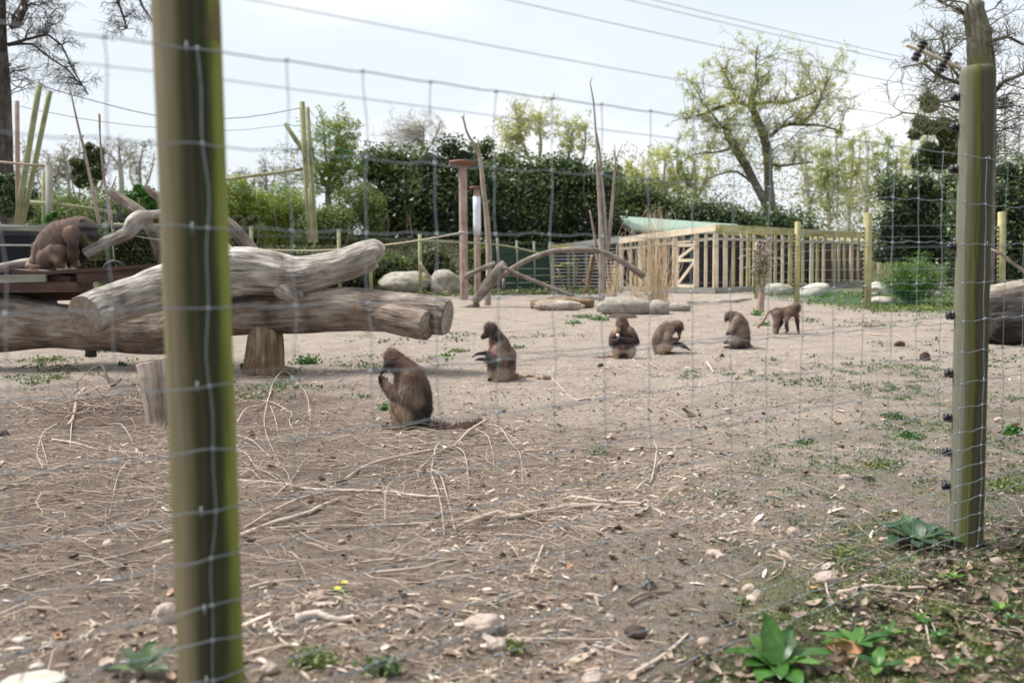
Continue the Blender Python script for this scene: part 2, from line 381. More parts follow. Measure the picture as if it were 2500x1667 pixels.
M_yel = leafm('yellow green leaf', (.36, .40, .10), (.56, .58, .20), (.70, .69, .33), .6)
M_bush = leafm('green bush leaf', (.045, .085, .018), (.13, .19, .045), (.26, .32, .09), .38)
M_fern = leafm('bright fern', (.03, .10, .012), (.09, .24, .025), (.16, .33, .05), .35)
M_ivy = leafm('ivy leaf', (.03, .05, .015), (.09, .115, .035), (.18, .2, .08), .25)
M_plant = leafm('fresh broad leaf', (.022, .08, .016), (.065, .18, .03), (.13, .27, .055), .3, .35)
M_dock = leafm('dull dock leaf', (.018, .05, .022), (.04, .095, .035), (.07, .14, .05), .25, .5)
M_weed = leafm('ground weed', (.03, .07, .02), (.09, .15, .05), (.20, .26, .11), .3)
M_moss = leafm('moss and grass', (.06, .10, .02), (.14, .19, .045), (.26, .28, .09), .3)
M_cane = varm('dry cane', [(0, (.42, .24, .10)), (.3, (.55, .43, .27)), (1, (.74, .64, .48))])
M_stem = varm('pinkish bush stem', [(0, (.10, .07, .05)), (1, (.33, .24, .19))])
M_chip = varm('wood chip', [(0, (.16, .10, .07)), (.45, (.33, .25, .195)), (.85, (.50, .42, .345)), (1, (.70, .63, .55))])
M_straw = varm('straw', [(0, (.20, .13, .09)), (.5, (.40, .31, .23)), (1, (.60, .51, .41))])
M_dleaf = varm('dead leaf', [(0, (.045, .03, .022)), (.4, (.13, .092, .066)), (.75, (.25, .19, .145)), (.92, (.42, .34, .27)), (1, (.34, .17, .08))])
M_crumb = varm('soil crumb', [(0, (.05, .035, .025)), (.5, (.17, .125, .095)), (1, (.34, .27, .22))])
M_food = varm('white food scrap', [(0, (.6, .55, .45)), (1, (.85, .83, .78))])
M_yellow = plain('yellow petal', (.85, .70, .02), .6, 0, .05)
PL, PRr = .0855, .087
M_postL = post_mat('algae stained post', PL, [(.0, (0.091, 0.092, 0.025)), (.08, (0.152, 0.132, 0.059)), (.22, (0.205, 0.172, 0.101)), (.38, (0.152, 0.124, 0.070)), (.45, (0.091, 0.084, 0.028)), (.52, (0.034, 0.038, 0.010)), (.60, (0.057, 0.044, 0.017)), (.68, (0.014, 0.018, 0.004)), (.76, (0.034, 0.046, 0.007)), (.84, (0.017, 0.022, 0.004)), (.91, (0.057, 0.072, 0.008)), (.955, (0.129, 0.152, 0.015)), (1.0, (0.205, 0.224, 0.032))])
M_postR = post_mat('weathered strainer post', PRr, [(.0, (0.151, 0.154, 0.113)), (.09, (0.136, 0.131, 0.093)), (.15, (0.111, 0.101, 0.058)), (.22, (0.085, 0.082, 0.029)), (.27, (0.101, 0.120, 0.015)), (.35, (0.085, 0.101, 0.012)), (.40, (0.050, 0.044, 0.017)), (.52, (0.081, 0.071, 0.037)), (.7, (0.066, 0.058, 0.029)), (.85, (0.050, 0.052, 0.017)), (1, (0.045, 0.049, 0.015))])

# ground material with painted-by-place soil colours
def ground_mat():
    m_, t, bs = _mat('soil'); tcn = N_(t, 'ShaderNodeTexCoord'); v = tcn.outputs['Object']
    base = attr(t, 'coat', 'Color')
    n1_ = noise(t, v, 2.2, 6, None, .6); n2_ = noise(t, v, 22, 6, None, .65); n3 = noise(t, v, 90, 4, None, .6)
    vo = N_(t, 'ShaderNodeTexVoronoi'); vo.inputs['Scale'].default_value = 42; t.links.new(v, vo.inputs['Vector'])
    k = ramp(t, n1_, [(.3, (.74, .72, .70)), (.5, (1, 1, 1)), (.72, (1.2, 1.17, 1.15))])
    k2 = ramp(t, n2_, [(.3, (.58, .55, .52)), (.5, (1, 1, 1)), (.75, (1.3, 1.28, 1.25))])
    k3 = ramp(t, n3, [(.35, (.7, .68, .66)), (.55, (1, 1, 1)), (.75, (1.35, 1.32, 1.3))])
    c = mixc(t, 1., mixc(t, 1., mixc(t, 1., base, k, 'MULTIPLY'), k2, 'MULTIPLY'), k3, 'MULTIPLY')
    c = mixc(t, mapr(t, vo.outputs['Distance'], .0, .13, .5, 0), c, (.06, .04, .03))
    t.links.new(c, bs.inputs['Base Color']); bs.inputs['Roughness'].default_value = .95
    h = N_(t, 'ShaderNodeMath', operation='ADD'); t.links.new(n2_, h.inputs[0]); t.links.new(n3, h.inputs[1])
    bump(t, bs, h.outputs[0], .06, 1.); return m_
M_ground = ground_mat()

# ------------------------------------------------------------------ ground sheet
def grid_axis(a, b, d, lo, hi, g):
    x = list(np.arange(a, b, d)); s = d; v = x[-1]
    while v < hi: s *= g; v += s; x.append(v)
    s = d; v = a
    while v > lo: s *= g; v -= s; x.insert(0, v)
    return np.array(x)
FD = np.array([.767, .641]); FO = np.array([-.78, 2.52])      # fence line: origin and direction
FN = np.array([-FD[1], FD[0]])                                 # towards the enclosure
def fside(x, y): return (np.asarray(x)-FO[0])*FN[0]+(np.asarray(y)-FO[1])*FN[1]
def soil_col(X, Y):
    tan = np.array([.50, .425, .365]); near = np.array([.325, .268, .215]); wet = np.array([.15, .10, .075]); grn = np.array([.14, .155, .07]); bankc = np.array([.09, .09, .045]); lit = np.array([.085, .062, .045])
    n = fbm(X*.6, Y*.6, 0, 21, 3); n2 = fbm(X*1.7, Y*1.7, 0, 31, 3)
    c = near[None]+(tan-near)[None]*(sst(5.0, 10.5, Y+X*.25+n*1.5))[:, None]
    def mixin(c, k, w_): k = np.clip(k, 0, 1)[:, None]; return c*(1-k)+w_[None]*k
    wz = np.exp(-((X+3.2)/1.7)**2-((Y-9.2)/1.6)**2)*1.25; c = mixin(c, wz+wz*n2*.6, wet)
    c = mixin(c, .75*sst(1.6, -1.4, X)*sst(10, 6, Y), np.array([.24, .18, .135])); c = mixin(c, .6*sst(1.5, 4.5, X-(Y-6)*.1)*sst(14, 6, Y), np.array([.19, .165, .115]))
    gk = sst(-.05, .4, n2)*sst(.8, 2.6, X-(Y-5)*.12)*sst(12, 5, Y)*.75; c = mixin(c, gk, grn)
    o = sst(.35, -.15, fside(X, Y)+n2*.2)*sst(.2, 1.1, X+0*Y)+.0; c = mixin(c, o, lit)
    mb_ = sst(.75, .35, fside(X, Y)+n2*.3)*sst(-.6, .0, fside(X, Y))*sst(.5, 1.5, X)*sst(-.3, .3, n2)*.8; c = mixin(c, mb_, np.array([.11, .135, .04])); o2 = o*sst(-.15, .3, fbm(X*2.2, Y*2.2, 0, 77, 2)); c = mixin(c, o2*.8, np.array([.09, .12, .03]))
    k = sst(-2.4, .2, X); c = mixin(c, sst(31.5, 33.5, Y+n)*(1-k)+sst(44, 48, Y)*k, bankc)
    c = mixin(c, sst(19.5, 21.5, Y+n-(X-5)*.0)*sst(7.2, 8.8, X)*.85*(1-sst(44, 48, Y)), grn*.85)
    return c
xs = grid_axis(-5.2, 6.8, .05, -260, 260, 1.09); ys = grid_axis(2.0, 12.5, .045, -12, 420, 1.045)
XX, YY = np.meshgrid(xs, ys); x_, y_ = XX.ravel(), YY.ravel()
z_ = gz(x_, y_)
det = .017*fbm(x_*3.1, y_*3.1, 0, 51, 3)+.011*np.abs(fbm(x_*11, y_*11, 0, 61, 2))+.006*fbm(x_*28, y_*28, 0, 71, 1)
near_ = sst(16, 11, y_); out_ = sst(.15, -.2, fside(x_, y_))*sst(1, 2, x_)
z_ = z_+det*near_*(1+.8*out_)
def gfine(x, y):
    x = np.asarray(x, float); y = np.asarray(y, float)
    d_ = .017*fbm(x*3.1, y*3.1, 0, 51, 3)+.011*np.abs(fbm(x*11, y*11, 0, 61, 2))
    return gz(x, y)+d_*sst(16, 11, y)*(1+.8*sst(.15, -.2, fside(x, y))*sst(1, 2, x))
g = MB(); nx, ny = len(xs), len(ys)
ii = (np.arange(ny-1)[:, None]*nx+np.arange(nx-1)[None]).ravel()
g.add(np.stack([x_, y_, z_], 1), np.stack([ii, ii+1, ii+nx+1, ii+nx], 1))
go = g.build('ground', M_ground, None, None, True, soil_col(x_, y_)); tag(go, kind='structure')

# ------------------------------------------------------------------ the near fence
def FP(s, off=0, z=0): return Vector((FO[0]+FD[0]*s+FN[0]*off, FO[1]+FD[1]*s+FN[1]*off, z))
def round_post(mb, base, h, r, seed, chamfer=.04, lean=(0, 0)):
    n = 60; zz = np.linspace(-.15, h-chamfer, n); rr = np.full(n, r)
    zz = np.append(zz, [h-chamfer*.45, h-.004, h]); rr = np.append(rr, [r*.96, r*.80, r*.5])
    pts = np.stack([base[0]+lean[0]*zz, base[1]+lean[1]*zz, base[2]+zz], 1)
    tube(mb, pts, rr, 40, True, .012, seed)
b0 = FP(.03, PL+.006, 0); pl = thing('fence_post', 'thick wooden fence post close by, stained green and black, cut by the top edge', 'fence post', b0)
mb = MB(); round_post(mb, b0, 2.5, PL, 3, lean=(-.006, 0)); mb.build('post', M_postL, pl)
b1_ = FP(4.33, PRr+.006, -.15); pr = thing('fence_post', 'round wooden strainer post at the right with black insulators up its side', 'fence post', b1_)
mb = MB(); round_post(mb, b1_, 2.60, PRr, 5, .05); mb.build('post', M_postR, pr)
# crack down the right post: thin dark groove sliver
mb = MB(); cr = []
for i in range(30):
    zc = .40+i*.062; a = -1.75+.16*math.sin(i*.25)+.05*math.sin(i*1.3)
    cr.append((b1_.x+math.cos(a)*(PRr-.001), b1_.y+math.sin(a)*(PRr-.001), zc))
tube(mb, cr, .0028, 5); mb.build('crack', M_clod, pr)
# wire staples on posts
ROWS = [1.95, 1.712, 1.507, 1.308, 1.108, .945, .787, .659, .532, .441, .344, .249, .16, .07, -.02, -.11]
for P0, s0 in ((pl, 0), (pr, 4.3)):
    for zr in ROWS[::2]:
        mb = MB(); c = FP(s0-.025, -.004, zr); tube(mb, [(c.x, c.y, zr-.014), (c.x-.004*FN[0], c.y-.004*FN[1]-.003, zr), (c.x, c.y, zr+.014)], .002, 4); mb.build('wire_staple', M_wire, P0)
fence = thing('wire_fence', 'galvanised square wire mesh fence running across the whole foreground', 'fence', FP(2, 0, 0))
S0, S1 = -2.2, 11.5
def fwob(s, z):      # soft bow of the mesh
    return .005*math.sin(s*2.1+z*3)
def zwob(s, k): return .0035*math.sin(s*26.6+k*1.7)+.0015*math.sin(s*53+k*2.9)+.003*math.sin(s*5.1+k)
stays = list(np.arange(-.2265-8*.2365, S1, .2365))
for k, zr in enumerate(ROWS):
    mb = MB(); ss = np.arange(S0, S1, .03)
    pts = [FP(s, fwob(s, zr)*(0 if k == 0 else 1), zr+zwob(s, k)*(.45 if k == 0 else 1)) for s in ss]
    tube(mb, pts, .0018 if k else .0021, 5, False); mb.build('line_wire', M_wire, fence)
for k, (off, zr) in enumerate(((-.05, .02), (-.14, .008))):      # skirt laid on the soil
    mb = MB(); pts = [FP(s, off+.02*math.sin(s*3+k), zr+.012*math.sin(s*7+k)+GZ(*FP(s)[:2])) for s in np.arange(S0, S1, .06)]
    tube(mb, pts, .0012, 4, False); mb.build('line_wire', M_wire, fence)
kn = MB(); stm = {}
for j, s in enumerate(stays):
    mb = MB(); pts = []
    for zr in list(np.linspace(ROWS[0], -.12, 44)):
        ds = .006*math.sin(zr*9+j*2.1)+.004*math.sin(zr*23+j)+ (.014*sst(1.0, .1, zr)*math.sin(j*1.9))
        pts.append(FP(s+float(ds), fwob(s, zr)-.0025, zr))
    if j % 2 == 0: pts += [FP(s+.01, -.05, -.13), FP(s+.03, -.14, -.14)]
    tube(mb, pts, .0016, 5, False); mb.build('stay_wire', M_wire, fence)
    for k, zr in enumerate(ROWS):
        ds = .006*math.sin(zr*9+j*2.1)+.004*math.sin(zr*23+j)+(.014*float(sst(1.0, .1, zr))*math.sin(j*1.9))
        c = FP(s+ds, fwob(s, zr)-.002, zr+zwob(s, k))
        v, f = ICO[0]; kn.add(v*np.array([.0072, .005, .0065])+np.array(c), None, f)
    # a denser stay between for the low rows
    if s > 3.2:
        mb = MB(); sm = s+.118; pts = [FP(sm+.004*math.sin(z*31+j), fwob(sm, z)-.002, z) for z in np.linspace(.249, -.12, 8)]
        tube(mb, pts, .0011, 4, False); mb.build('stay_wire', M_wire, fence)
tag(kn.build('wire_knot', M_wire, fence), kind='stuff')
# bare electric wires strung inside the mesh on black insulators
EW = [(234, .13, 'second from the top'), (307, .13, 'third from the top'), (410, .13, 'just under the mesh top'), (600, .13, 'level with the hut roof'), (772, .13, 'passing in front of the monkeys'), (918, .13, 'passing below the front monkey head'), (1030, .13, 'low over the bare soil'), (1118, .13, 'lower over the twigs'), (1205, .13, 'lowest, near the soil')]
def yz(py, off): return CH+(645.7-py)/F0*(5.16+off*.8)
insul = MB()
bxl = Vector((b1_.x-PRr-.01, b1_.y+.02, 0))
for i, (py, off, tx) in enumerate(EW):
    z = yz(py, off); mb = MB()
    pts = []
    for s in np.arange(S0, S1, .25):
        sag = -.018*math.sin(math.pi*((s % 4.13)/4.13))
        pts.append(FP(s, off+.0, z+sag))
    tube(mb, pts, .0013, 5, False)
    tag(mb.build('electric_wire', M_thinwire, None, FP(0, off, z)), 'smooth single fence wire inside the mesh, '+tx, 'wire', 'bare wires strung on the strainer post')
    mb = MB(); c = np.array([b1_.x-PRr+.006, b1_.y+.03, z])
    for dx, r in ((.0, .017), (-.012, .026), (-.024, .017), (-.034, .024)):
        tube(mb, [c+[dx+.004, 0, 0], c+[dx-.004, 0, 0]], r, 12)
    tube(mb, [c+[.03, 0, 0], c+[-.045, 0, 0]], .007, 8)
    mb.build('insulator', M_ins, pr)
# outrigger rod with two insulators at the post top
A = P(2212, 110, 5.0); B = P(2345, 168, 5.16)
mb = MB(); tube(mb, [A, (A+B)/2+Vector((0, 0, .004)), B], .0095, 10); rod = mb.build('outrigger_rod', M_timber, pr)
for t_, (px, py) in ((.24, (2238, 122)), (.70, (2302, 150))):
    c = np.array(A.lerp(B, t_)); d = np.array([-.45, 0, -.9]); d /= np.linalg.norm(d); mb = MB()
    for q_ in (-.042, -.022, .0, .022, .045):
        tube(mb, [c+d*(q_-.006), c+d*(q_+.006)], .021 if abs(q_) > .01 else .014, 12)
    mb.build('insulator', M_ins, rod)
    z0 = float(c[2]-.045); mb = MB(); o_ = c+d*.045; pts = []
    for s in np.arange(-7.5, 0.01, .5): pts.append((o_[0]+FD[0]*s, o_[1]+FD[1]*s, z0-.02*math.sin(math.pi*min(1, -s/4.2))))
    tube(mb, pts, .0012, 4, False)
    tag(mb.build('electric_wire', M_thinwire, None, tuple(o_)), 'highest single wire, %s end of the outrigger rod' % ('outer' if t_ < .5 else 'inner'), 'wire', 'bare wires strung on the strainer post')
#PART2
# ------------------------------------------------------------------ logs, stumps, platform (left)
def PX(l): return [P(a, b, c) for a, b, c, *_ in l]
def RX(l): return [d*c/F0 for a, b, c, d in l]
def log(name, label, cat, l, mat, sides=40, step=.03, rough=.09, seed=1, cut=None, cuts=(0,), group=None, knot=1., parent=None, extra=()):
    """l: traced centre line (px, py, depth, radius px)"""
    pts, rad = smooth_path(PX(l), RX(l), step)
    base = P(*l[len(l)//2][:3])
    mb = MB(); v = tube(mb, pts, rad, sides, True, rough, seed, knot=knot)
    for e_ in extra:
        p2, r2 = smooth_path(PX(e_), RX(e_), step); tube(mb, p2, r2, max(8, sides//2), True, rough, seed+3)
    if parent is not None: o = mb.build(name, mat, parent); root = parent
    elif cut: root = thing(name, label, cat, base, group); o = mb.build('trunk', mat, root)
    else: o = mb.build(name, mat, None, base); tag(o, label, cat, group); root = o
    if cut:
        for e_ in cuts:
            ring = v[0 if e_ == 0 else -1]; c = pts[0 if e_ == 0 else -1]; d = (pts[0]-pts[1]) if e_ == 0 else (pts[-1]-pts[-2]); d = d/np.linalg.norm(d)
            cc = MB(); rr = []; tcs = []
            for f_ in (1.0, .66, .33):
                rr.append(c+(ring-c)*f_*.985+d*.006); 
                a_ = np.arange(sides)/sides*2*math.pi; tcs.append(np.stack([np.cos(a_)*f_*.2, np.sin(a_)*f_*.2, np.zeros(sides)], 1))
            o_ = cc.add(np.concatenate(rr+[[c+d*.006]]), None, None, np.concatenate(tcs+[[[0, 0, 0]]]))
            jj = np.arange(sides); kk = (jj+1) % sides; q = []
            for b_ in (0, 1): q.append(np.stack([b_*sides+jj, b_*sides+kk, (b_+1)*sides+kk, (b_+1)*sides+jj], 1))
            q = np.concatenate(q); t = np.stack([2*sides+jj, 2*sides+kk, np.full(sides, 3*sides)], 1)
            if e_ == 0: q = q[:, ::-1]; t = t[:, ::-1]
            cc.q.append(q); cc.t.append(t); cc.build('sawn_end', cut, root if parent is None else o)
    return root
log('fallen_log', 'weathered grey gnarly log lying on top, blunt end raised to the right', 'log',
    [(208, 770, 10.75, 50), (255, 750, 11.0, 50), (330, 722, 11.25, 48), (420, 697, 11.6, 52), (520, 672, 11.75, 60), (584, 663, 11.8, 60), (640, 666, 11.85, 55), (690, 672, 11.9, 52), (735, 672, 11.9, 46), (785, 661, 11.9, 41), (837, 648, 11.9, 37), (890, 628, 11.9, 37), (918, 618, 11.9, 33), (934, 622, 11.9, 17)],
    M_log, 64, .02, .12, 4, M_cut, (0,), knot=.8, extra=([(690, 686, 11.88, 44), (716, 716, 11.88, 30), (735, 735, 11.9, 16)], [(560, 640, 11.7, 40), (548, 606, 11.75, 16), (543, 596, 11.8, 6)]))
log('fallen_log', 'long brown tree trunk propped on a stump, sawn end pointing right above the soil', 'log',
    [(-160, 795, 12.4, 76), (0, 788, 12.4, 74), (127, 795, 12.35, 56), (255, 806, 12.3, 50), (399, 808, 12.2, 56), (500, 775, 12.1, 52), (573, 770, 12.1, 50), (650, 766, 12.05, 50), (724, 764, 12.0, 50), (837, 754, 11.9, 52), (977, 763, 11.7, 48), (1055, 770, 11.6, 45), (1092, 776, 11.55, 42)],
    M_logb, 60, .025, .08, 9, M_cut, (1,), knot=.5, extra=([(850, 760, 11.95, 18), (920, 768, 11.75, 38), (990, 782, 11.52, 40), (1044, 794, 11.38, 36)],))
# sawn face of the side limb on that trunk
st1 = log('support_stump', 'brown bark stump holding up the long trunk, flaring at its foot', 'stump', [(648, 818, 12.05, 42), (647, 850, 11.95, 45), (645, 890, 11.9, 49), (643, 925, 11.85, 53)], M_stump, 40, .02, .07, 12, extra=([(672, 905, 11.8, 16), (700, 906, 11.72, 12), (722, 905, 11.65, 7)],))
log('cut_stump', 'pale cut stump standing half behind the near left post', 'stump', [(384, 886, 8.45, 50), (388, 920, 8.43, 47), (393, 980, 8.4, 40), (398, 1030, 8.37, 38), (398, 1052, 8.35, 40)], M_branch, 36, .02, .06, 13, M_cut, (0,))
log('support_stump', 'short dark block under the trunk at far left', 'stump', [(223, 835, 12.4, 13), (222, 870, 12.35, 14)], M_bark_dark, 16, .03, .06, 14)
log('dead_branch', 'broken grey branch bent upward beside the monkey on the platform', 'branch',
    [(208, 618, 12.5, 13), (254, 594, 12.5, 14), (306, 573, 12.55, 16), (328, 545, 12.6, 21), (345, 530, 12.6, 17), (372, 524, 12.7, 11), (405, 518, 12.7, 9)], M_log, 24, .02, .16, 21)
log('dead_branch', 'split weathered branch slanting up left above the grey one', 'branch', [(268, 468, 13.0, 9), (300, 490, 13.0, 13), (335, 516, 12.95, 16), (352, 530, 12.9, 15), (372, 570, 12.85, 10)], M_logb, 20, .02, .14, 22)
log('dead_branch', 'short pale branch tip leaning up beside the near post', 'branch', [(352, 452, 13.2, 4), (370, 470, 13.2, 9), (395, 490, 13.2, 11)], M_logb, 16, .03, .1, 23)
log('dead_branch', 'brown root end curving down behind the near post', 'branch', [(352, 540, 12.9, 10), (380, 578, 12.9, 16), (390, 620, 12.9, 12), (400, 648, 12.9, 8)], M_logb, 18, .02, .15, 24)
log('dead_branch', 'dark branch sloping down right of the near post to the grey log', 'branch', [(520, 520, 12.7, 10), (565, 556, 12.7, 17), (600, 592, 12.7, 16), (640, 628, 12.7, 9)], M_logb, 20, .02, .06, 25)
log('dead_branch', 'smooth grey pole end at the left frame edge below the dark trough', 'branch', [(-60, 662, 12.8, 12), (0, 654, 12.8, 11), (45, 644, 12.8, 10), (78, 638, 12.8, 9)], M_log, 16, .03, .05, 26)
# platform
plat = thing('feeding_platform', 'rough brown plank platform with a monkey sitting on it, resting on the logs', 'platform', P(220, 650, 12.5))
A0, B0 = P(36, 667, 12.2), P(430, 640, 12.2); dAB = (B0-A0)
for i in range(4):
    mb = MB(); o_ = Vector((0, .02+.19*i, .0)); ext = dAB*(.0 if i % 2 else .02)
    beam(mb, A0+o_-ext+Vector((0, 0, -.025)), B0+o_+Vector((0, .0, -.025)), .17, .045, (0, 0, 1)); b = mb.build('plank', M_board, plat, smooth=False); bevel(b)
mb = MB(); beam(mb, P(190, 680, 12.19), P(425, 655, 12.19), .05, .13); b = mb.build('edge_board', M_board, plat, smooth=False); bevel(b)
mb = MB(); beam(mb, P(-90, 682, 12.12), P(113, 679, 12.12), .05, .092); b = mb.build('grey_board', M_greyboard, plat, smooth=False); bevel(b)
mb = MB(); beam(mb, P(-90, 703, 12.3), P(205, 700, 12.35), .5, .12); b = mb.build('dark_fill_beam', M_board, plat, smooth=False); bevel(b)
mb = MB(); beam(mb, P(60, 672, 12.55), P(200, 690, 12.5), .6, .16); b = mb.build('dark_fill_beam', M_board, plat, smooth=False); bevel(b)
mb = MB(); beam(mb, P(20, 722, 12.75), P(215, 718, 12.75), .5, .14); b = mb.build('dark_fill_beam', M_board, plat, smooth=False); bevel(b)  # dark box added to fill in the black shade under the platform
# hanging tyre
ty = thing('tyre', 'small black tyre with grey hub hanging behind the platform', 'tyre', P(279, 664, 13.6))
c = P(279, 664, 13.6); mb = MB(); n = 40
for i in range(1):
    a = np.linspace(0, 2*math.pi, n+1); pts = np.stack([c.x+.135*np.cos(a), np.full(n+1, c.y), c.z+.135*np.sin(a)], 1); tube(mb, pts, .032, 14, False)
mb.build('tread', M_rubber, ty)
mb = MB(); tube(mb, [(c.x, c.y-.03, c.z), (c.x, c.y+.03, c.z)], .05, 18)
for k in range(5):
    a = k*1.2566; tube(mb, [(c.x, c.y, c.z), (c.x+.11*math.cos(a), c.y, c.z+.11*math.sin(a))], .013, 6)
mb.build('hub', M_hub, ty)
mb = MB(); tube(mb, [c+Vector((0, 0, .13)), P(276, 600, 13.6), P(272, 540, 13.4)], .008, 6); mb.build('hanger_rope', M_rope, ty)
# dark trough
tr = thing('water_trough', 'dark blue black trough with a pale rim at the left frame edge', 'trough', G(20, 720))
mb = MB(); A_, B_ = P(-150, 566, 17), P(104, 567, 17); bot = .25
for (a, b) in ((A_, B_),):
    beam(mb, Vector((a.x, a.y, (a.z+bot)/2)), Vector((b.x, b.y, (b.z+bot)/2)), .9, a.z-bot)
b = mb.build('panel', M_tank, tr, smooth=False); bevel(b, .02)
mb = MB(); beam(mb, A_+Vector((0, -.03, .03)), B_+Vector((.03, -.03, .03)), 1.0, .055); mb.build('rim', M_greyboard, tr, smooth=False)
mb = MB(); tube(mb, [P(-150, 598, 16.45), P(84, 599, 16.45)], .016, 8); mb.build('rail', M_slat, tr)

# ------------------------------------------------------------------ climbing poles, dead trees, arch
def pole(name, label, cat, px, ptop, pbase, Y, r, mat, disc=None, parts=()):
    root = thing(name, label, cat, (P(px[1], pbase, Y).x, Y, GZ(P(px[1], pbase, Y).x, Y)))
    T, B_ = P(px[0], ptop, Y), P(px[1], pbase, Y); B_.z = min(B_.z, GZ(B_.x, Y)-.05)
    mb = MB(); tube(mb, smooth_path([B_, T], [r*1.06, r], .1)[0], r, 20, True, .02, int(px[0])); mb.build('pole', mat, root)
    return root, T, B_
p1, T, B_ = pole('climbing_pole', 'tall brown pole topped with a flat round rusty disc', 'pole', (1130, 1133), 402, 725, 28, .115, M_pole)
mb = MB(); tube(mb, [T+Vector((0, 0, -.10)), T+Vector((0, 0, 0)), T+Vector((0, 0, .06)), T+Vector((0, 0, .10))], [.14, .36, .385, .37], 32, rough=.02); mb.build('disc', M_disc, p1)
mb = MB(); c = P(1131, 568, 28); a = np.linspace(0, 6.283, 24)
tube(mb, np.stack([c.x+.125*np.cos(a), c.y+.125*np.sin(a), c.z+.01*np.sin(a*2)], 1), .02, 6, False); mb.build('rope_lashing', M_rope, p1)
p2, T2, B2 = pole('climbing_pole', 'shorter pole with white sleeve and small disc behind the tall one', 'pole', (1164, 1166), 460, 703, 31, .10, M_pole)
mb = MB(); tube(mb, smooth_path([P(1165, 574, 31), P(1164, 480, 31)], [.118, .118], .3)[0], .118, 20); mb.build('white_sleeve', M_white, p2)
mb = MB(); tube(mb, [T2+Vector((0, 0, -.02)), T2+Vector((0, 0, .05))], [.22, .23], 24); mb.build('disc', M_disc, p2)

def sticks(name, label, cat, lists, mat, Y, sides=10, rough=.08, seed=0, group=None, step=.12, drop=True):
    """several joined tapering stems (px,py,rpx) at depth Y -> one mesh"""
    mb = MB(); b = None
    for k, l in enumerate(lists):
        yy = Y+(0.0 if k == 0 else .02*k)
        pts, rad = smooth_path([P(a, c, yy) for a, c, r in l], [max(r*yy/F0*(.8 if 'sapling' in name else 1), .004) for a, c, r in l], step)
        tube(mb, pts, rad, sides, True, rough, seed+k)
        if b is None: b = pts[-1]
    return tag(mb.build(name, mat, None, tuple(b)), label, cat, group)
sticks('dead_sapling', 'leaning bare stem with forked tip right of the disc pole', 'dead tree', [
    [(1125, 284, 2), (1131, 289, 3), (1141, 326, 3.5), (1162, 360, 4.5), (1173, 393, 6), (1180, 461, 7), (1187, 517, 8), (1193, 601, 9), (1193, 680, 9), (1190, 752, 9.5)],
    [(1166, 338, 2), (1169, 360, 3), (1175, 400, 5)], [(1133, 278, 1.5), (1131, 291, 2.5)], [(1195, 490, 1.5), (1187, 503, 2.5)]], M_sap, 25)
sticks('dead_sapling', 'tallest bare forked stems standing at the centre behind the wooden arch', 'dead tree', [
    [(1440, 200, 1.5), (1449, 250, 2.5), (1454, 315, 3), (1457, 362, 3.5), (1460, 433, 5), (1465, 517, 6), (1468, 601, 8), (1469, 650, 9), (1468, 750, 9.5)],
    [(1454, 315, 2.5), (1465, 376, 4), (1468, 433, 4), (1477, 531, 5), (1479, 600, 6), (1472, 650, 8)],
    [(1496, 365, 2), (1503, 388, 3), (1500, 433, 4), (1493, 517, 5), (1484, 601, 6), (1470, 655, 7)],
    [(1500, 350, 1), (1502, 375, 1.5), (1503, 390, 2)], [(1520, 352, 1), (1510, 375, 1.5), (1503, 392, 2)],
    [(1440, 514, 2), (1451, 573, 4), (1457, 618, 6), (1466, 660, 7)], [(1446, 188, .8), (1441, 203, 1.4)]], M_sap, 24.6)
sticks('climbing_arch', 'long curved branch arching over the soil at the centre', 'branch', [
    [(1158, 746, 6), (1162, 738, 6.5), (1218, 681, 6.5), (1275, 641, 6.5), (1331, 619, 6.5), (1387, 610, 6.5), (1457, 612, 6.5), (1490, 624, 7), (1527, 644, 7), (1550, 660, 8), (1573, 676, 8)], [(1540, 640, 3), (1548, 640, 5)]], M_arch, 24.2, 14, .12, 3)
sticks('climbing_arch', 'forked brown trunk piece leaning under the left end of the arch', 'branch', [
    [(1232, 640, 8), (1222, 655, 13), (1207, 672, 13), (1180, 705, 12), (1158, 738, 10)], [(1133, 678, 7), (1165, 661, 6.5), (1210, 643, 5.5)], [(1120, 758, 6), (1145, 750, 7), (1170, 742, 6)]], M_arch, 24.0, 14, .14, 6)
sticks('climbing_arch', 'thin straight branch sloping down right from the forked trunk', 'branch', [
    [(1228, 650, 4), (1258, 667, 5), (1331, 697, 5), (1401, 724, 4.5)], [(1230, 680, 4), (1229, 706, 3.5)]], M_arch, 23.8, 10, .1, 9)
sticks('dead_branch', 'short dark prop with side twig under the middle of the arch', 'branch', [
    [(1448, 622, 6), (1440, 670, 5.5), (1430, 716, 6)], [(1440, 676, 2.5), (1415, 694, 2)]], M_stump, 25, 10, .1, 10)
sticks('dead_branch', 'bleached stick leaning on the left boulders', 'branch', [[(1026, 640, 2.5), (1038, 662, 4), (1056, 690, 5), (1080, 712, 6)]], M_branch, 27, 10, .08, 11)
for i, (px, py) in enumerate(((172, 540), (235, 545), (262, 550))):
    pass
sticks('dead_sapling', 'thin bare leaning stem at left, nearest the mossy poles', 'dead tree', [[(171, 210, 1.5), (178, 250, 2.5), (195, 325, 3.5), (202, 350, 4), (215, 410, 4), (228, 470, 5), (243, 550, 6)], [(192, 338, 1.5), (204, 332, 3)]], M_sap, 16)
sticks('dead_sapling', 'thin bare upright stem with knobbed tip at left', 'dead tree', [[(241, 277, 2.5), (243, 283, 3.5), (244, 330, 2.5), (250, 400, 3), (256, 450, 4), (266, 500, 5), (272, 552, 7)], [(284, 430, 1.5), (275, 455, 2.5), (262, 476, 4)]], M_sap, 16.4)

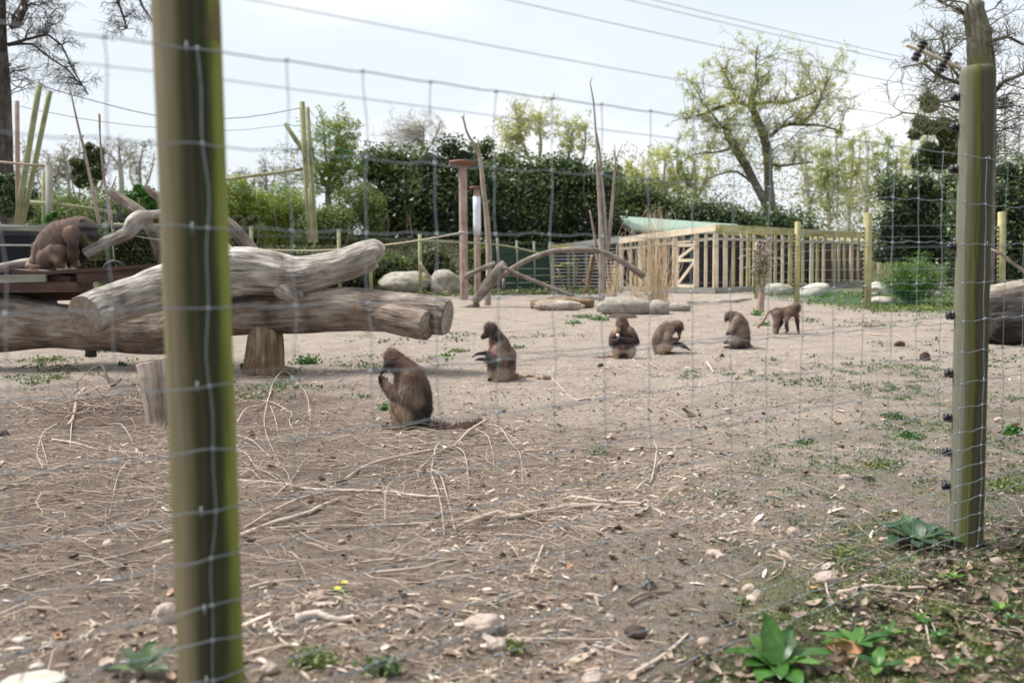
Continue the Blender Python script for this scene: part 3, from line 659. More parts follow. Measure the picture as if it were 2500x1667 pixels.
# boulders and stone slabs
def rock(label, px, py, wpx, hpx, mat=None, seed=0, dy=0, Y=None, name='boulder', cat='boulder', rot=0., rough=.2, flat=.75, k=3, dz=0., tilt=0, group=None, dep=.8):
    g_ = G(px, py) if Y is None else P(px, py, Y)
    rx = wpx*g_.y/F0/2; rz = hpx*g_.y/F0/2; mb = MB(); ry = rx*dep
    blob(mb, (g_.x, g_.y+ry*.6, g_.z+rz*(.62 if k == 3 and wpx < 95 else .86)+dz), rx, ry, rz*1.12, k, rough, seed, rot, 1.1, flat, tilt)
    return tag(mb.build(name, mat or M_rock, None, tuple(g_)), label, cat, group)
rock('mossy grey boulder left of the disc pole', 994, 716, 134, 54, seed=1, rot=.2)
rock('grey boulder right against the disc pole foot', 1086, 714, 84, 62, seed=2, rot=.5)
rock('small stone between the grey boulders and the pole', 1118, 714, 30, 18, seed=41, k=3)
rock('flat broken stone behind thin white-flecked soil at centre, ahead of the arch', 1362, 758, 130, 26, seed=3, rough=.3, mat=M_branch, dep=.4)
rock('long grey stone slab under the reed clump', 1530, 768, 150, 42, M_slab, 4, rough=.14, rot=.05, dep=.45)
rock('round end stone of the slab row', 1606, 768, 66, 42, M_slab, 5, rough=.1, dep=.9)
rock('squared stone block right of the round end stone', 1660, 760, 56, 27, M_slab, 6, rough=.1)
rock('small pale stone at the left end of the slab', 1472, 762, 34, 24, M_slab, 7, k=3)
rock('grey boulder before the cage, left of the insulator post', 1903, 721, 76, 36, seed=8)
rock('pale egg shaped boulder before the cage', 1988, 726, 90, 36, M_rockw, 9, rough=.08, tilt=.35)
rock('white squared boulder right of the cage posts', 2146, 722, 66, 36, M_rockw, 10)
rock('low white boulder by the wire, below the squared one', 2157, 744, 82, 22, M_rockw, 11)
rock('brown stone half under the bright fern', 2268, 728, 70, 26, M_stone, 12)
sticks('rotten_log', 'rotten orange brown log lying over the flat stones', 'log', [[(1295, 744, 11), (1340, 740, 12), (1400, 738, 13), (1450, 742, 9)]], M_stump, 23.2, 16, .25, 31)
sticks('rotten_log', 'thin grey driftwood pole behind the broken stones', 'log', [[(1352, 728, 5), (1410, 727, 6), (1475, 729, 4)]], M_log, 24.0, 12, .12, 32)
sticks('rotten_log', 'long thin grey log on the soil right of the stone row', 'log', [[(1676, 741, 7), (1720, 743, 8), (1762, 738, 7), (1800, 733, 5.5), (1836, 729, 2.5)]], M_log, 25, 16, .08, 33)
# burrow under the slab: a shallow dark hollow
mb = MB(); g_ = G(1520, 776); v, f = ICO[3]; blob(mb, (g_.x, g_.y+.1, g_.z-.01), .30, .22, .10, 3, .25, 8); tag(mb.build('burrow_mouth', M_clod, None, tuple(g_)), 'dark hollow of loose earth under the stone slab', 'hole')
# right fallen root log
log('fallen_log', 'big fallen log with a dark torn root end at the right frame edge', 'log', [(2408, 792, 14.2, 50), (2435, 792, 14.2, 62), (2490, 792, 14.2, 68), (2580, 800, 14.3, 70), (2680, 795, 14.5, 70)], M_root, 56, .03, .38, 35, knot=3)
log('fallen_log', 'pale smooth log lying across behind the torn root end', 'log', [(2405, 724, 15.3, 24), (2440, 720, 15.3, 27), (2500, 712, 15.3, 29), (2620, 704, 15.4, 31)], M_branch, 36, .04, .06, 36)
sticks('dead_branch', 'pale bare stick slanting down at the right frame edge', 'branch', [[(2415, 608, 2.5), (2440, 616, 4), (2465, 638, 4), (2492, 656, 4), (2530, 690, 4)]], M_branch, 15.8, 8, .05, 37)
#PART3
# ------------------------------------------------------------------ timber cage
def colpt(A, B, px, py=640):
    d = ray(px, py); u = d.x/d.y; tx, ty = B[0]-A[0], B[1]-A[1]
    t = (u*A[1]-A[0])/(tx-u*ty); return A[0]+tx*t, A[1]+ty*t, t
C1 = P(1749, 714, 30.5); CL = P(1515, 712, 34.0); CR = P(2200, 650, 42.0)
zt1 = P(1749, 549, 30.5).z; ztl = P(1515, 584, 34.0).z; ztr = P(2200, 573, 42).z
cage = thing('timber_cage', 'long open timber framed cage with bare upright posts and a braced door', 'cage', (C1.x, C1.y, GZ(C1.x, C1.y)))
def cpost(A, B, za, zb, px, wd, mat, nm='post', zlo=None, off=0):
    x, y, t = colpt(A, B, px); zb_ = GZ(x, y)-.05 if zlo is None else zlo; zt = za+(zb-za)*t-.07
    y += off
    mb = MB(); beam(mb, (x, y, zb_), (x, y, zt), wd, wd*.8, (0, 1, 0)); o = mb.build(nm, mat, cage, smooth=False); return x, y, zt, zb_
for k, zx in enumerate((60, 142, 225, 300, 365, 445, 795)):
    cpost(CL, C1, ztl, zt1, 1500+zx*.2807, .13 if k in (0, 2) else .085, M_timber)
for k, zx in enumerate((526, 712)): cpost(CL, C1, ztl, zt1, 1500+zx*.2807, .15, M_timber, 'door_post')
cpost(CL, C1, ztl, zt1, 1500+880*.2807, .15, M_timber)
for k, zx in enumerate((965, 1035, 1105, 1165, 1215, 1330, 1350, 1400, 1462, 1530, 1585, 1640, 1715, 1765, 1820, 1905, 1950, 2000, 2060, 2120, 2180, 2240, 2300, 2360)):
    cpost(C1, CR, zt1, ztr, 1500+zx*.2807, .085 if k % 3 else .12, M_timberg if k % 2 else M_timber)
def cbar(A, B, za, zb, nm, mat, wd, th, o=(0, 0, 0), root=None):
    mb = MB(); beam(mb, Vector((A[0], A[1], za))+Vector(o), Vector((B[0], B[1], zb))+Vector(o), wd, th); return mb.build(nm, mat, root or cage, smooth=False)
cbar(CL, C1, ztl-.05, zt1-.09, 'top_rail', M_timber, .10, .20, (-.02, -.08, 0))
cbar(CL, C1, ztl-.33, zt1-.40, 'middle_rail', M_timber, .05, .08, (0, .03, 0))
cbar(C1, CR, zt1-.11, ztr-.11, 'top_rail', M_timberg, .10, .24, (.0, -.09, 0))
cbar(C1, CR, zt1-.42, ztr-.42, 'middle_rail', M_timber, .06, .07, (0, .06, 0))
cbar(CL, C1, GZ(*CL[:2])+.1, GZ(*C1[:2])+.1, 'bottom_rail', M_greyboard, .12, .16, (0, -.05, 0))
cbar(C1, CR, GZ(*C1[:2])+.1, GZ(*CR[:2])+.1, 'bottom_rail', M_greyboard, .12, .16, (0, -.05, 0))
# door with braces
dx0 = colpt(CL, C1, 1500+545*.2807); dx1 = colpt(CL, C1, 1500+695*.2807)
mb = MB(); zlo = GZ(*CL[:2])+.22; zh = ztl-.28
a0, a1 = Vector((dx0[0], dx0[1]-.1, 0)), Vector((dx1[0], dx1[1]-.1, 0))
for za, zb in ((zh, zh), (zlo+.8, zlo+.8), (zlo, zlo)):
    beam(mb, a0+Vector((0, 0, za)), a1+Vector((0, 0, zb)), .05, .09)
beam(mb, a0+Vector((0, 0, zlo+.84)), a1+Vector((0, 0, zh-.03)), .045, .08); beam(mb, a0+Vector((0, 0, zlo+.04)), a1+Vector((0, 0, zlo+.77)), .045, .08)
beam(mb, a0+Vector((0, 0, zlo)), a0+Vector((0, 0, zh)), .07, .07, (0, 1, 0)); beam(mb, a1+Vector((0, 0, zlo)), a1+Vector((0, 0, zh)), .07, .07, (0, 1, 0))
dr = mb.build('door', M_timber, cage, smooth=False)
# inner shelter walls and back wall (dark boards)
BL = Vector((CL.x+.5, CL.y+2.6, 0)); BR = Vector((CR.x-.5, CR.y+3.5, 0)); BM = Vector((C1.x+2.6, C1.y+6.5, 0))
def boards(root, A, B, z0, h, n, mat, nm='wall_board', th=.03, gap=.012, slope=0):
    for i in range(n):
        zc = z0+h*(i+.5)/n; mb = MB(); beam(mb, Vector((A[0], A[1], zc)), Vector((B[0], B[1], zc+slope)), th, h/n-gap); mb.build(nm, mat, root, smooth=False)
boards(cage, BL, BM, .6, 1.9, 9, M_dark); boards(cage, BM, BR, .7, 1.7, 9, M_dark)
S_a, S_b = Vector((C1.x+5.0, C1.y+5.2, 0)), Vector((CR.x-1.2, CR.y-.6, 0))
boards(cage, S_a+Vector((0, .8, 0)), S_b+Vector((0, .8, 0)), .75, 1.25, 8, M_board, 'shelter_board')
mb = MB(); beam(mb, (S_a+S_b)/2+Vector((-1.6, .7, 1.05)), (S_a+S_b)/2+Vector((-.9, .7+.5, 1.05)), .05, .75); mb.build('hatch', M_ins, cage, smooth=False)
for i in range(7):
    t = i/6; a = C1.lerp(CR, t); b = BM.lerp(BR, t)
    mb = MB(); beam(mb, (a.x, a.y, zt1+(ztr-zt1)*t-.2), (b.x, b.y, 2.5), .05, .1); mb.build('rafter', M_timberg, cage, smooth=False)
# coiled wires / twigs inside cage
cage2 = thing('timber_cage', 'smaller timber framed pen beyond the end of the long cage', 'cage', G(2150, 700))
for px in (2128, 2150, 2172, 2190, 2210):
    x, y, t = colpt((P(2122, 600, 44)), (P(2215, 600, 45)), px); mb = MB(); beam(mb, (x, y, GZ(x, y)), (x, y, P(px, 585, 44).z), .12, .10, (0, 1, 0)); mb.build('post', M_timberg, cage2, smooth=False)
mb = MB(); beam(mb, P(2116, 574, 43.9), P(2170, 574, 43.9), .1, .28); mb.build('top_rail', M_timber, cage2, smooth=False)
mb = MB(); beam(mb, P(2170, 577, 44), P(2240, 580, 44.5), .1, .22); mb.build('top_rail', M_timberg, cage2, smooth=False)
mb = MB(); beam(mb, P(2128, 640, 44), P(2150, 596, 44), .06, .1); mb.build('brace', M_greyboard, cage2, smooth=False)
# ------------------------------------------------------------------ hut with green roof
hut = thing('green_roofed_hut', 'low dark hut with a pale green felt roof behind the cage', 'hut', (P(1480, 640, 41).x, 41, GZ(P(1480, 640, 41).x, 41)))
rA, rB = P(1483, 530, 40), P(1800, 552, 46)       # ridge front, back
eR, eRb = P(1552, 566, 38.8), P(1790, 575, 44.5)   # right eave
eL, eLb = P(1378, 602, 39.5), P(1500, 590, 46)
def slab(mb, a, b, c, d, th):
    a, b, c, d = map(Vector, (a, b, c, d)); n = (b-a).cross(d-a).normalized()*th
    v = [a, b, c, d, a-n, b-n, c-n, d-n]
    mb.add([tuple(x) for x in v], [(0, 1, 2, 3), (7, 6, 5, 4), (0, 4, 5, 1), (1, 5, 6, 2), (2, 6, 7, 3), (3, 7, 4, 0)])
mb = MB(); slab(mb, rA, eR, eRb, rB, -.08); mb.build('roof', M_roof, hut, smooth=False)
mb = MB(); slab(mb, rA, rB, eLb, eL, -.08); mb.build('roof', M_roof, hut, smooth=False)
mb = MB(); beam(mb, rA+Vector((0, -.05, -.05)), eL+Vector((0, -.05, -.05)), .05, .16); mb.build('barge_board', M_timberg, hut, smooth=False)
mb = MB(); beam(mb, rA+Vector((0, -.05, -.05)), eR+Vector((0, -.05, -.05)), .05, .16); mb.build('barge_board', M_greyboard, hut, smooth=False)
zb_ = .5; gl, gr_ = P(1398, 600, 40.0), P(1550, 600, 39.4)
mb = MB(); a, b, c = gl, gr_, rA+Vector((0, .25, -.1))
mb.add([(a.x, a.y, zb_), (b.x, b.y, zb_), (b.x, b.y, eR.z-.05), tuple(c), (a.x, a.y, eL.z)], [(0, 1, 2, 4)], [(4, 2, 3)]); 
mb.build('gable_wall', M_board, hut, smooth=False)
mb = MB(); beam(mb, Vector((gl.x, gl.y, 1.4)), Vector((rB.x-3, rB.y, 1.4)), .08, 1.9); mb.build('side_wall', M_board, hut, smooth=False)
# slatted screen left of cage and its pale fascia board
scr = thing('slatted_screen', 'grey horizontal slat screen with pale top board left of the cage', 'screen', G(1430, 712))
a, b = P(1346, 640, 35.5), P(1513, 640, 34.6)
for i in range(13):
    z = GZ(a.x, a.y)+.08+i*.118; mb = MB(); beam(mb, Vector((a.x, a.y, z)), Vector((b.x, b.y, z)), .03, .032); mb.build('slat', M_slat, scr, smooth=False)
for px in (1350, 1388, 1401, 1432, 1472, 1508):
    x, y, t = colpt(a, b, px); mb = MB(); beam(mb, (x, y+.04, GZ(x, y)-.1), (x, y+.04, P(px, 592, 35).z), .09, .07, (0, 1, 0)); mb.build('post', M_timberg if px in (1350, 1472) else M_greyboard, scr, smooth=False)
mb = MB(); beam(mb, P(1338, 606, 35.4), P(1400, 600, 35.2), .05, .20); mb.build('top_board', M_timberg, scr, smooth=False)
mb = MB(); beam(mb, P(1400, 600, 35.2), P(1516, 584, 34.5), .05, .22); mb.build('top_board', M_slat, scr, smooth=False)
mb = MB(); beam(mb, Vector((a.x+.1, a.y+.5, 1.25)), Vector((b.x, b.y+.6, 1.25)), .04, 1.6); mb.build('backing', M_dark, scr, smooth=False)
# dark green net fence further left
nf = thing('windbreak_fence', 'dark green netting fence with thin posts behind the wooden arch', 'fence', G(1260, 700))
a, b = P(1190, 640, 33.0), P(1345, 640, 35.3)
for i in range(6):
    z = .55+i*.24; mb = MB(); zz = z+GZ(a.x, a.y)-.55; beam(mb, Vector((a.x, a.y, zz+.1)), Vector((b.x, b.y, zz+.1)), .015, .22); mb.build('net_strip', M_net, nf, smooth=False)
for px in (1192, 1215, 1262, 1304, 1343):
    x, y, t = colpt(a, b, px); mb = MB(); tube(mb, [(x, y-.06, GZ(x, y)-.1), (x, y-.06, GZ(x, y)+1.75)], .04, 8); mb.build('post', M_greyboard, nf)

# ------------------------------------------------------------------ inner electric fence at the right
ef = [(1846, 729, 592, .055), (1945, 738, 542, .075), (2117, 752, 520, .09), (2444, 742, 518, .085)]
tops = []
for i, (px, pb, pt, r) in enumerate(ef):
    g_ = G(px, pb) if i < 3 else P(2444, 742, 22.5); g_.z = GZ(g_.x, g_.y)
    T = P(px+ (2 if i != 1 else 3), pt, g_.y)
    lab = ('thin stake with wires, left end of the row before the cage', 'slim square post with a string of black insulators before the cage', 'thick round post with black insulators right of the cage', 'pale post with black insulators beyond the big torn log')[i]
    root = thing('fence_post', lab, 'fence post', g_, 'posts of the inner electric fence')
    mb = MB(); tube(mb, [g_+Vector((0, 0, -.1)), g_.lerp(T, .5), T-Vector((0, 0, .02)), T], [r, r, r, r*.9], 12, True, .02, i); mb.build('post', M_timberg, root)
    mb = MB(); n = 16
    for k in range(n):
        c = g_.lerp(T, .12+.72*k/(n-1))+Vector((-r-.01, -.02, 0)); tube(mb, [c+Vector((0, 0, -.022)), c+Vector((0, 0, .022))], .026, 8)
    tag(mb.build('insulator', M_ins, root), kind='stuff')
    tops.append((g_, T, r))
for (ga, Ta, ra), (gb, Tb, rb) in zip(tops[:-1], tops[1:]):
    wf = thing('electric_fence_run', 'thin wires with low green net from %s' % ('stake to square post' if ga is tops[0][0] else 'square post to round post' if ga is tops[1][0] else 'round post behind the fern to the pale post'), 'fence', ga.lerp(gb, .5), 'wire runs of the inner electric fence')
    for k in range(8):
        t = .06+.80*k/7; mb = MB(); tube(mb, [ga.lerp(Ta, t)+Vector((0, -ra, 0)), gb.lerp(Tb, t)+Vector((0, -rb, 0))], .0035, 4, False); mb.build('line_wire', M_wire, wf)
    mb = MB(); n = int((gb-ga).length/.12)
    for k in range(n):
        p = ga.lerp(gb, k/n); p.z = GZ(p.x, p.y); tube(mb, [p+Vector((0, -.1, 0)), p+Vector((0, -.1, .36))], .0025, 3, False)
    for z in (.03, .09, .15, .22, .29, .36):
        pts = [Vector((ga.lerp(gb, u).x, ga.lerp(gb, u).y-.1, GZ(ga.lerp(gb, u).x, ga.lerp(gb, u).y)+z)) for u in np.linspace(0, 1, 12)]
        tube(mb, pts, .0025, 3, False)
    tag(mb.build('low_net', M_teal, wf), kind='stuff')

# ------------------------------------------------------------------ far left fence, net poles, ropes
rf = thing('post_and_rail_fence', 'round post fence with pale yellow rail at far left', 'fence', G(120, 640))
mb = MB(); tube(mb, [P(122, 700, 18), P(120, 404, 18)], .066, 12, rough=.02); mb.build('post', M_greyboard, rf)
mb = MB(); tube(mb, [P(108, 690, 18.3), P(106, 420, 18.3)], .03, 10); mb.build('post', M_mosspole, rf)
mb = MB(); tube(mb, [P(75, 493, 18), P(170, 503, 18), P(285, 520, 18.2)], .035, 8); mb.build('rail', M_mosspole, rf)
mb = MB(); tube(mb, [P(-40, 392, 18.1), P(66, 402, 18.1), P(122, 406, 18.1)], .022, 8); mb.build('rail', M_stem, rf)
mb = MB(); tube(mb, [P(-40, 552, 18), P(100, 556, 18)], .03, 8); mb.build('rail', M_greyboard, rf)
mb = MB(); tube(mb, [P(265, 548, 18), P(420, 552, 18.2)], .028, 8); mb.build('rail', M_mosspole, rf)
def lp(name, label, cat, a, b, Y, r, mat, group=None, r2=None):
    A_, B_ = P(a[0], a[1], Y), P(b[0], b[1], Y); mb = MB(); tube(mb, [A_, A_.lerp(B_, .33), A_.lerp(B_, .66), B_], [r, r, r, r2 or r], 10, True, .03, int(a[0])); return tag(mb.build(name, mat, None, tuple(A_)), label, cat, group)
gq = 'mossy poles carrying the high netting'
lp('net_pole', 'mossy pole leaning right at far left, darker and steeper of the pair', 'pole', (38, 560), (96, 208), 19, .055, M_mosspole, gq)
lp('net_pole', 'paler mossy pole leaning right, right one of the far left pair', 'pole', (52, 560), (122, 222), 19.3, .05, M_mosspole, gq)
lp('net_pole', 'short reddish upright post beside the far left tree trunk', 'pole', (45, 560), (41, 247), 19.6, .045, M_pole, gq)
lp('net_pole', 'tall upright net pole behind the near left post', 'pole', (757, 592), (737, 249), 27, .075, M_mosspole, gq)
lp('net_pole', 'second tall net pole with teal netting tied at its top', 'pole', (772, 592), (750, 262), 27.5, .06, M_mosspole, gq)
lp('net_pole', 'slanting net pole with teal tie at its upper left end', 'pole', (748, 380), (696, 302), 27.4, .06, M_mosspole, gq)
lp('net_pole', 'near horizontal mossy cross pole left of the tall net pole', 'pole', (540, 440), (742, 413), 27.2, .045, M_mosspole, gq)
lp('net_pole', 'thin upright mossy stake below the tall net poles', 'pole', (768, 600), (754, 460), 26.6, .03, M_mosspole, gq)
def wire(label, l, r=.008, mat=None, name='cable', cat='cable', group='cables strung between the net poles'):
    pts, _ = smooth_path(PX(l), [1]*len(l), .5); mb = MB(); tube(mb, pts, r, 4, False); return tag(mb.build(name, mat or M_thinwire, None, tuple(pts[0])), label, cat, group)
wire('thick cable sagging from the far left trunk to the tall net pole', [(20, 184, 20), (140, 222, 21), (383, 283, 23), (548, 290, 25), (650, 280, 26), (738, 263, 27)], .010)
wire('thin cable below the thick one, ending at the slanting net pole', [(40, 258, 20), (200, 290, 21), (383, 312, 23), (560, 319, 25), (640, 312, 26), (700, 305, 27)], .006)
wire('teal cord tied between the slanting and the tall net pole', [(697, 302, 27.3), (720, 308, 27.2), (742, 304, 27.1)], .012, M_teal, 'teal_tie', 'cord')
mb = MB()
for (a, b) in (((750, 262), (790, 390)), ((750, 270), (770, 420)), ((752, 264), (830, 330)), ((700, 304), (735, 360)), ((770, 300), (900, 420)), ((560, 440), (640, 470)), ((640, 470), (740, 420)), ((780, 330), (880, 370))):
    pts = [P(a[0]+(b[0]-a[0])*t, a[1]+(b[1]-a[1])*t+12*math.sin(t*3.1), 27.6) for t in np.linspace(0, 1, 6)]; tube(mb, pts, .009, 3, False)
tag(mb.build('hanging_net', M_teal, None, tuple(P(760, 400, 27.6))), 'thin teal netting cords draped from the tall net poles', 'net', None, 'stuff')
for px, pt, pb, tx in ((614, 553, 640, 'nearest the near left post'), (828, 560, 650, 'between bank and upper log'), (1026, 571, 690, 'behind the left boulder'), (905, 590, 660, 'thin one half hidden by the log end')):
    g_ = G(px, pb); g_.y = 29.5; A_ = P(px, pb, 29.5); A_.z = GZ(A_.x, 29.5)-.1; B_ = P(px-1, pt, 29.5); mb = MB(); tube(mb, [A_, B_], .055, 10)
    tag(mb.build('stake', M_mosspole, None, tuple(A_)), 'pale stake holding the rope rail, '+tx, 'stake', 'stakes of the rope rail')
wire('pale rope rail running over the stakes to the disc pole', [(560, 611, 29.4), (626, 610, 29.4), (760, 612, 29.4), (837, 609, 29.3), (925, 600, 29), (1028, 586, 28.6), (1128, 568, 27.9)], .018, M_rope, 'rope', 'rope', None)
wire('straight pole rail from the stake to right of the disc pole', [(1024, 588, 29.4), (1120, 592, 29.8), (1230, 600, 31), (1330, 622, 33)], .03, M_mosspole, 'rail', 'rail', None)
wire('thin cord from the grey branch to behind the near post', [(300, 571, 12.6), (350, 580, 12.6), (420, 590, 12.6)], .006, M_rope, 'rope', 'rope', None)
mb = MB(); g_ = G(1367, 712); blob(mb, (g_.x, g_.y, g_.z+.08), .10, .09, .07, 3, .12, 3); tag(mb.build('blue_tub', M_blue, None, tuple(g_)), 'small blue plastic tub behind the middle of the arch', 'tub')

# ------------------------------------------------------------------ trees
def fast_tubes(mb, Pp, Rr, sides=3, rnd=None):
    Pp = np.asarray(Pp); N, K, _ = Pp.shape; d = np.gradient(Pp, axis=1); d /= np.linalg.norm(d, axis=2)[..., None]+1e-9
    ref = np.array([.31, .17, .93]); u = np.cross(d, ref); u /= np.linalg.norm(u, axis=2)[..., None]+1e-9; w_ = np.cross(d, u)
    a = np.arange(sides)/sides*2*math.pi
    v = Pp[:, :, None]+Rr[:, :, None, None]*(np.cos(a)[:, None]*u[:, :, None]+np.sin(a)[:, None]*w_[:, :, None])
    b = (np.arange(N)[:, None, None]*K+np.arange(K-1)[None, :, None])*sides; j = np.arange(sides)[None, None]; k = (j+1) % sides
    q = np.stack([b+j, b+k, b+sides+k, b+sides+j], -1).reshape(-1, 4)
    L_ = np.broadcast_to(np.arange(K)[None, :, None, None]*.3, v.shape[:3]+(1,))
    t_ = np.concatenate([v[..., :2]*.3, L_], -1)
    mb.add(v.reshape(-1, 3), q, None, t_.reshape(-1, 3), np.repeat(rng.uniform(0, 1, N) if rnd is None else rnd, K*sides))
def in_ell(n, c, r, shell=.05):
    a = rng.normal(size=(n, 3)); a /= np.linalg.norm(a, axis=1)[:, None]; k = (shell+(1-shell)*rng.uniform(0, 1, n))**.45*rng.uniform(.85, 1.12, n)
    return np.array(c)+a*k[:, None]*np.array(r)
def curve(S, T, K, bow, jit):
    S = np.asarray(S); T = np.asarray(T); N = len(S); t = np.linspace(0, 1, K)[None, :, None]; Ld = np.linalg.norm(T-S, axis=1)[:, None, None]
    off = rng.normal(0, 1, (N, 1, 3))*.16; off[:, :, 2] += bow
    p = S[:, None]*(1-t)+T[:, None]*t+off*Ld*(t*(1-t)*4)*.5
    p = p+rng.normal(0, 1, p.shape)*jit*Ld*(t > 0); return p
def tree(name, label, Y, trunks, crowns, nb, mat, leafmat=None, nl=0, lsize=.08, group=None, cat='tree', sub=7, subsub=3, rb=.03, bow=.15, droop=0., lean=0., rmin=.005, sides=14):
    mb = MB(); nodes = []; nr = []; base = None
    for k, l in enumerate(trunks):
        pts, rad = smooth_path([P(a, b, Y+.05*k+(c[1] if isinstance(c, tuple) else 0)) for a, b, c in l], [(c[0] if isinstance(c, tuple) else c)*Y/F0 for a, b, c in l], .25)
        tube(mb, pts, rad, sides, True, .14, k+int(Y), knot=.8)
        nodes.append(pts[int(len(pts)*.35):] if k == 0 else pts); nr.append(rad[int(len(pts)*.35):] if k == 0 else rad)
        if k == 0: base = pts[0]
    root = thing(name, label, cat, tuple(base), group); mb.build('trunk', mat, root)
    nodes = np.concatenate(nodes); nr = np.concatenate(nr)
    T = []
    tot = sum(c[2]*c[3] for c in crowns)
    for (px, py, rx, ry, *o) in crowns:
        n = int(nb*rx*ry/tot); c = P(px, py, Y+(o[0] if o else 0)); s = Y/F0; T.append(in_ell(n, c, (rx*s, rx*s*.8, ry*s)))
    T = np.concatenate(T)
    D = np.linalg.norm(T[:, None]-nodes[None], axis=2)*rng.uniform(.75, 1.3, (len(T), len(nodes)))
    # prefer nodes below the target
    D += np.clip(nodes[None, :, 2]-T[:, None, 2], 0, 9)*.8
    ix = D.argmin(1); S = nodes[ix]; K = 7
    C_ = curve(S, T, K, bow, .035); Ln = np.linalg.norm(T-S, axis=1)
    r0 = np.minimum(nr[ix]*.55, rb*(.35+.65*Ln/max(Ln.max(), .1))); R_ = r0[:, None]*np.linspace(1, .25, K)[None]
    mb = MB(); fast_tubes(mb, C_, np.maximum(R_, rmin), 4)
    # side twigs
    i = rng.integers(0, len(T), len(T)*sub); j = rng.integers(2, K, len(i)); S2 = C_[i, j]; dr = T[i]-S[i]; dr /= np.linalg.norm(dr, axis=1)[:, None]+1e-9
    L2 = Ln[i]*rng.uniform(.12, .34, len(i))+.12; d2 = dr*.8+rng.normal(size=dr.shape)*.75; d2[:, 2] += .1-droop; d2 /= np.linalg.norm(d2, axis=1)[:, None]
    T2 = S2+d2*L2[:, None]; C2 = curve(S2, T2, 4, .12-droop*.3, .05); fast_tubes(mb, C2, np.maximum((.42*r0[i])[:, None]*np.linspace(1, .35, 4)[None], rmin*.8), 3)
    i3 = rng.integers(0, len(T2), len(T2)*subsub); S3 = C2[i3, rng.integers(1, 4, len(i3))]; d3 = d2[i3]*.7+rng.normal(size=(len(i3), 3))*.7; d3[:, 2] -= droop; d3 /= np.linalg.norm(d3, axis=1)[:, None]
    L3 = L2[i3]*rng.uniform(.25, .6, len(i3)); T3 = S3+d3*L3[:, None]; C3 = curve(S3, T3, 3, 0, .05); fast_tubes(mb, C3, np.full((len(i3), 3), rmin*.7), 3)
    mb.build('twigs', mat, root)
    if leafmat and nl:
        pool = np.concatenate([C3[:, 1:].reshape(-1, 3), C2[:, 2:].reshape(-1, 3)]); pk = pool[rng.integers(0, len(pool), nl)]+rng.normal(0, lsize*.8, (nl, 3))
        dens = fbm(pk[:, 0]*.5, pk[:, 1]*.5, pk[:, 2]*.5, int(Y), 2); pk = pk[dens > rng.uniform(-.7, .2, nl)]
        lb = MB(); leaves(lb, pk, lsize, .6); lb.build('foliage', leafmat, root)
    return root
def bush(label, px, pt, pb, hw, Y, lmat, n=9000, ls=.13, lumps=9, stems=0, name='shrub', cat='shrub', group=None, core=True, basez=None, smat=None, sprig=.28, stem_r=.03):
    s = Y/F0; c = P(px, (pt+pb)/2, Y); h = (pb-pt)*s; W = hw*s; bz = c.z-h/2 if basez is None else basez; base = (c.x, Y, bz)
    root = thing(name, label, cat, base, group); Ls = []
    top = c.z+h/2
    lumps = int(lumps*1.6)
    for i in range(lumps):
        a = (i+.5)/lumps*2-1 + random.uniform(-.15, .15); hh = h*(1-.12*abs(a))*random.uniform(.66, 1.0)
        r_ = W*random.uniform(.20, .44); Ls.append((c.x+a*W*.8, Y+random.uniform(-.3, .5)*W*.5, bz+hh-r_*.8, r_, r_*random.uniform(.7, 1.1)))
        if pb > 570: Ls.append((c.x+a*W*.8, Y+random.uniform(-.3, .4)*W*.5, bz+r_*.55, r_*1.1, r_*.8))
        Ls.append((c.x+a*W*.75, Y+random.uniform(-.5, .3)*W*.5, bz+hh*random.uniform(.35, .65), r_*1.1, r_*1.1))
    lb = MB(); cb = MB(); tot = sum(l[3]**2 for l in Ls)
    for k, (x, y, z, r_, rz) in enumerate(Ls):
        m_ = int(n*r_*r_/tot); a = rng.normal(size=(m_, 3)); a /= np.linalg.norm(a, axis=1)[:, None]
        rr = 1+.22*fbm(a[:, 0]*2+k, a[:, 1]*2, a[:, 2]*2, k, 2); rad = rng.normal(1, .10, m_)*rr; rad = np.where(rng.uniform(0, 1, m_) < .25, rad*rng.uniform(.5, 1, m_), rad)
        pos = np.array([x, y, z])+a*rad[:, None]*np.array([r_, r_, rz]); pos = pos[pos[:, 2] > bz+.05]
        off_ = random.uniform(-.22, .28)+.25*(k%3==0); leaves(lb, pos, ls*random.uniform(.75, 1.25), .55, .3, np.clip(rng.uniform(0, .75, len(pos))+off_, 0, 1))
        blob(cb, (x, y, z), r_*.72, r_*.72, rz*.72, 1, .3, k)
    if sprig:
        m_ = int(n*sprig); a = rng.integers(0, len(Ls), m_); Lr = np.array(Ls)[a]; dd = rng.normal(size=(m_, 3)); dd[:, 2] = abs(dd[:, 2])+.3; dd /= np.linalg.norm(dd, axis=1)[:, None]
        leaves(lb, Lr[:, :3]+dd*Lr[:, 3:4]*rng.uniform(.95, 1.5, (m_, 1)), ls, .5, 0)
    lb.build('foliage', lmat, root)
    if core: cb.build('dark_core_blob', M_core, root)  # dark blobs added inside the bush to block see-through and darken its depths
    if stems:
        sb = MB(); S = np.stack([c.x+rng.uniform(-.9, .9, stems)*W, Y+rng.uniform(-.4, -.05, stems)*W*.5, np.full(stems, bz-.1)], 1); T = S+np.stack([rng.normal(0, .3, stems), rng.normal(0, .15, stems), rng.uniform(.45, .85, stems)*h], 1)
        fast_tubes(sb, curve(S, T, 5, 0, .02), rng.uniform(.4, 1.1, stems)[:, None]*stem_r*np.linspace(1, .6, 5)[None], 5); sb.build('stems', smat or M_stem, root)
    return root
M_far = leafm('haze toned far foliage', (.16, .18, .07), (.30, .31, .14), (.44, .43, .24), .4)
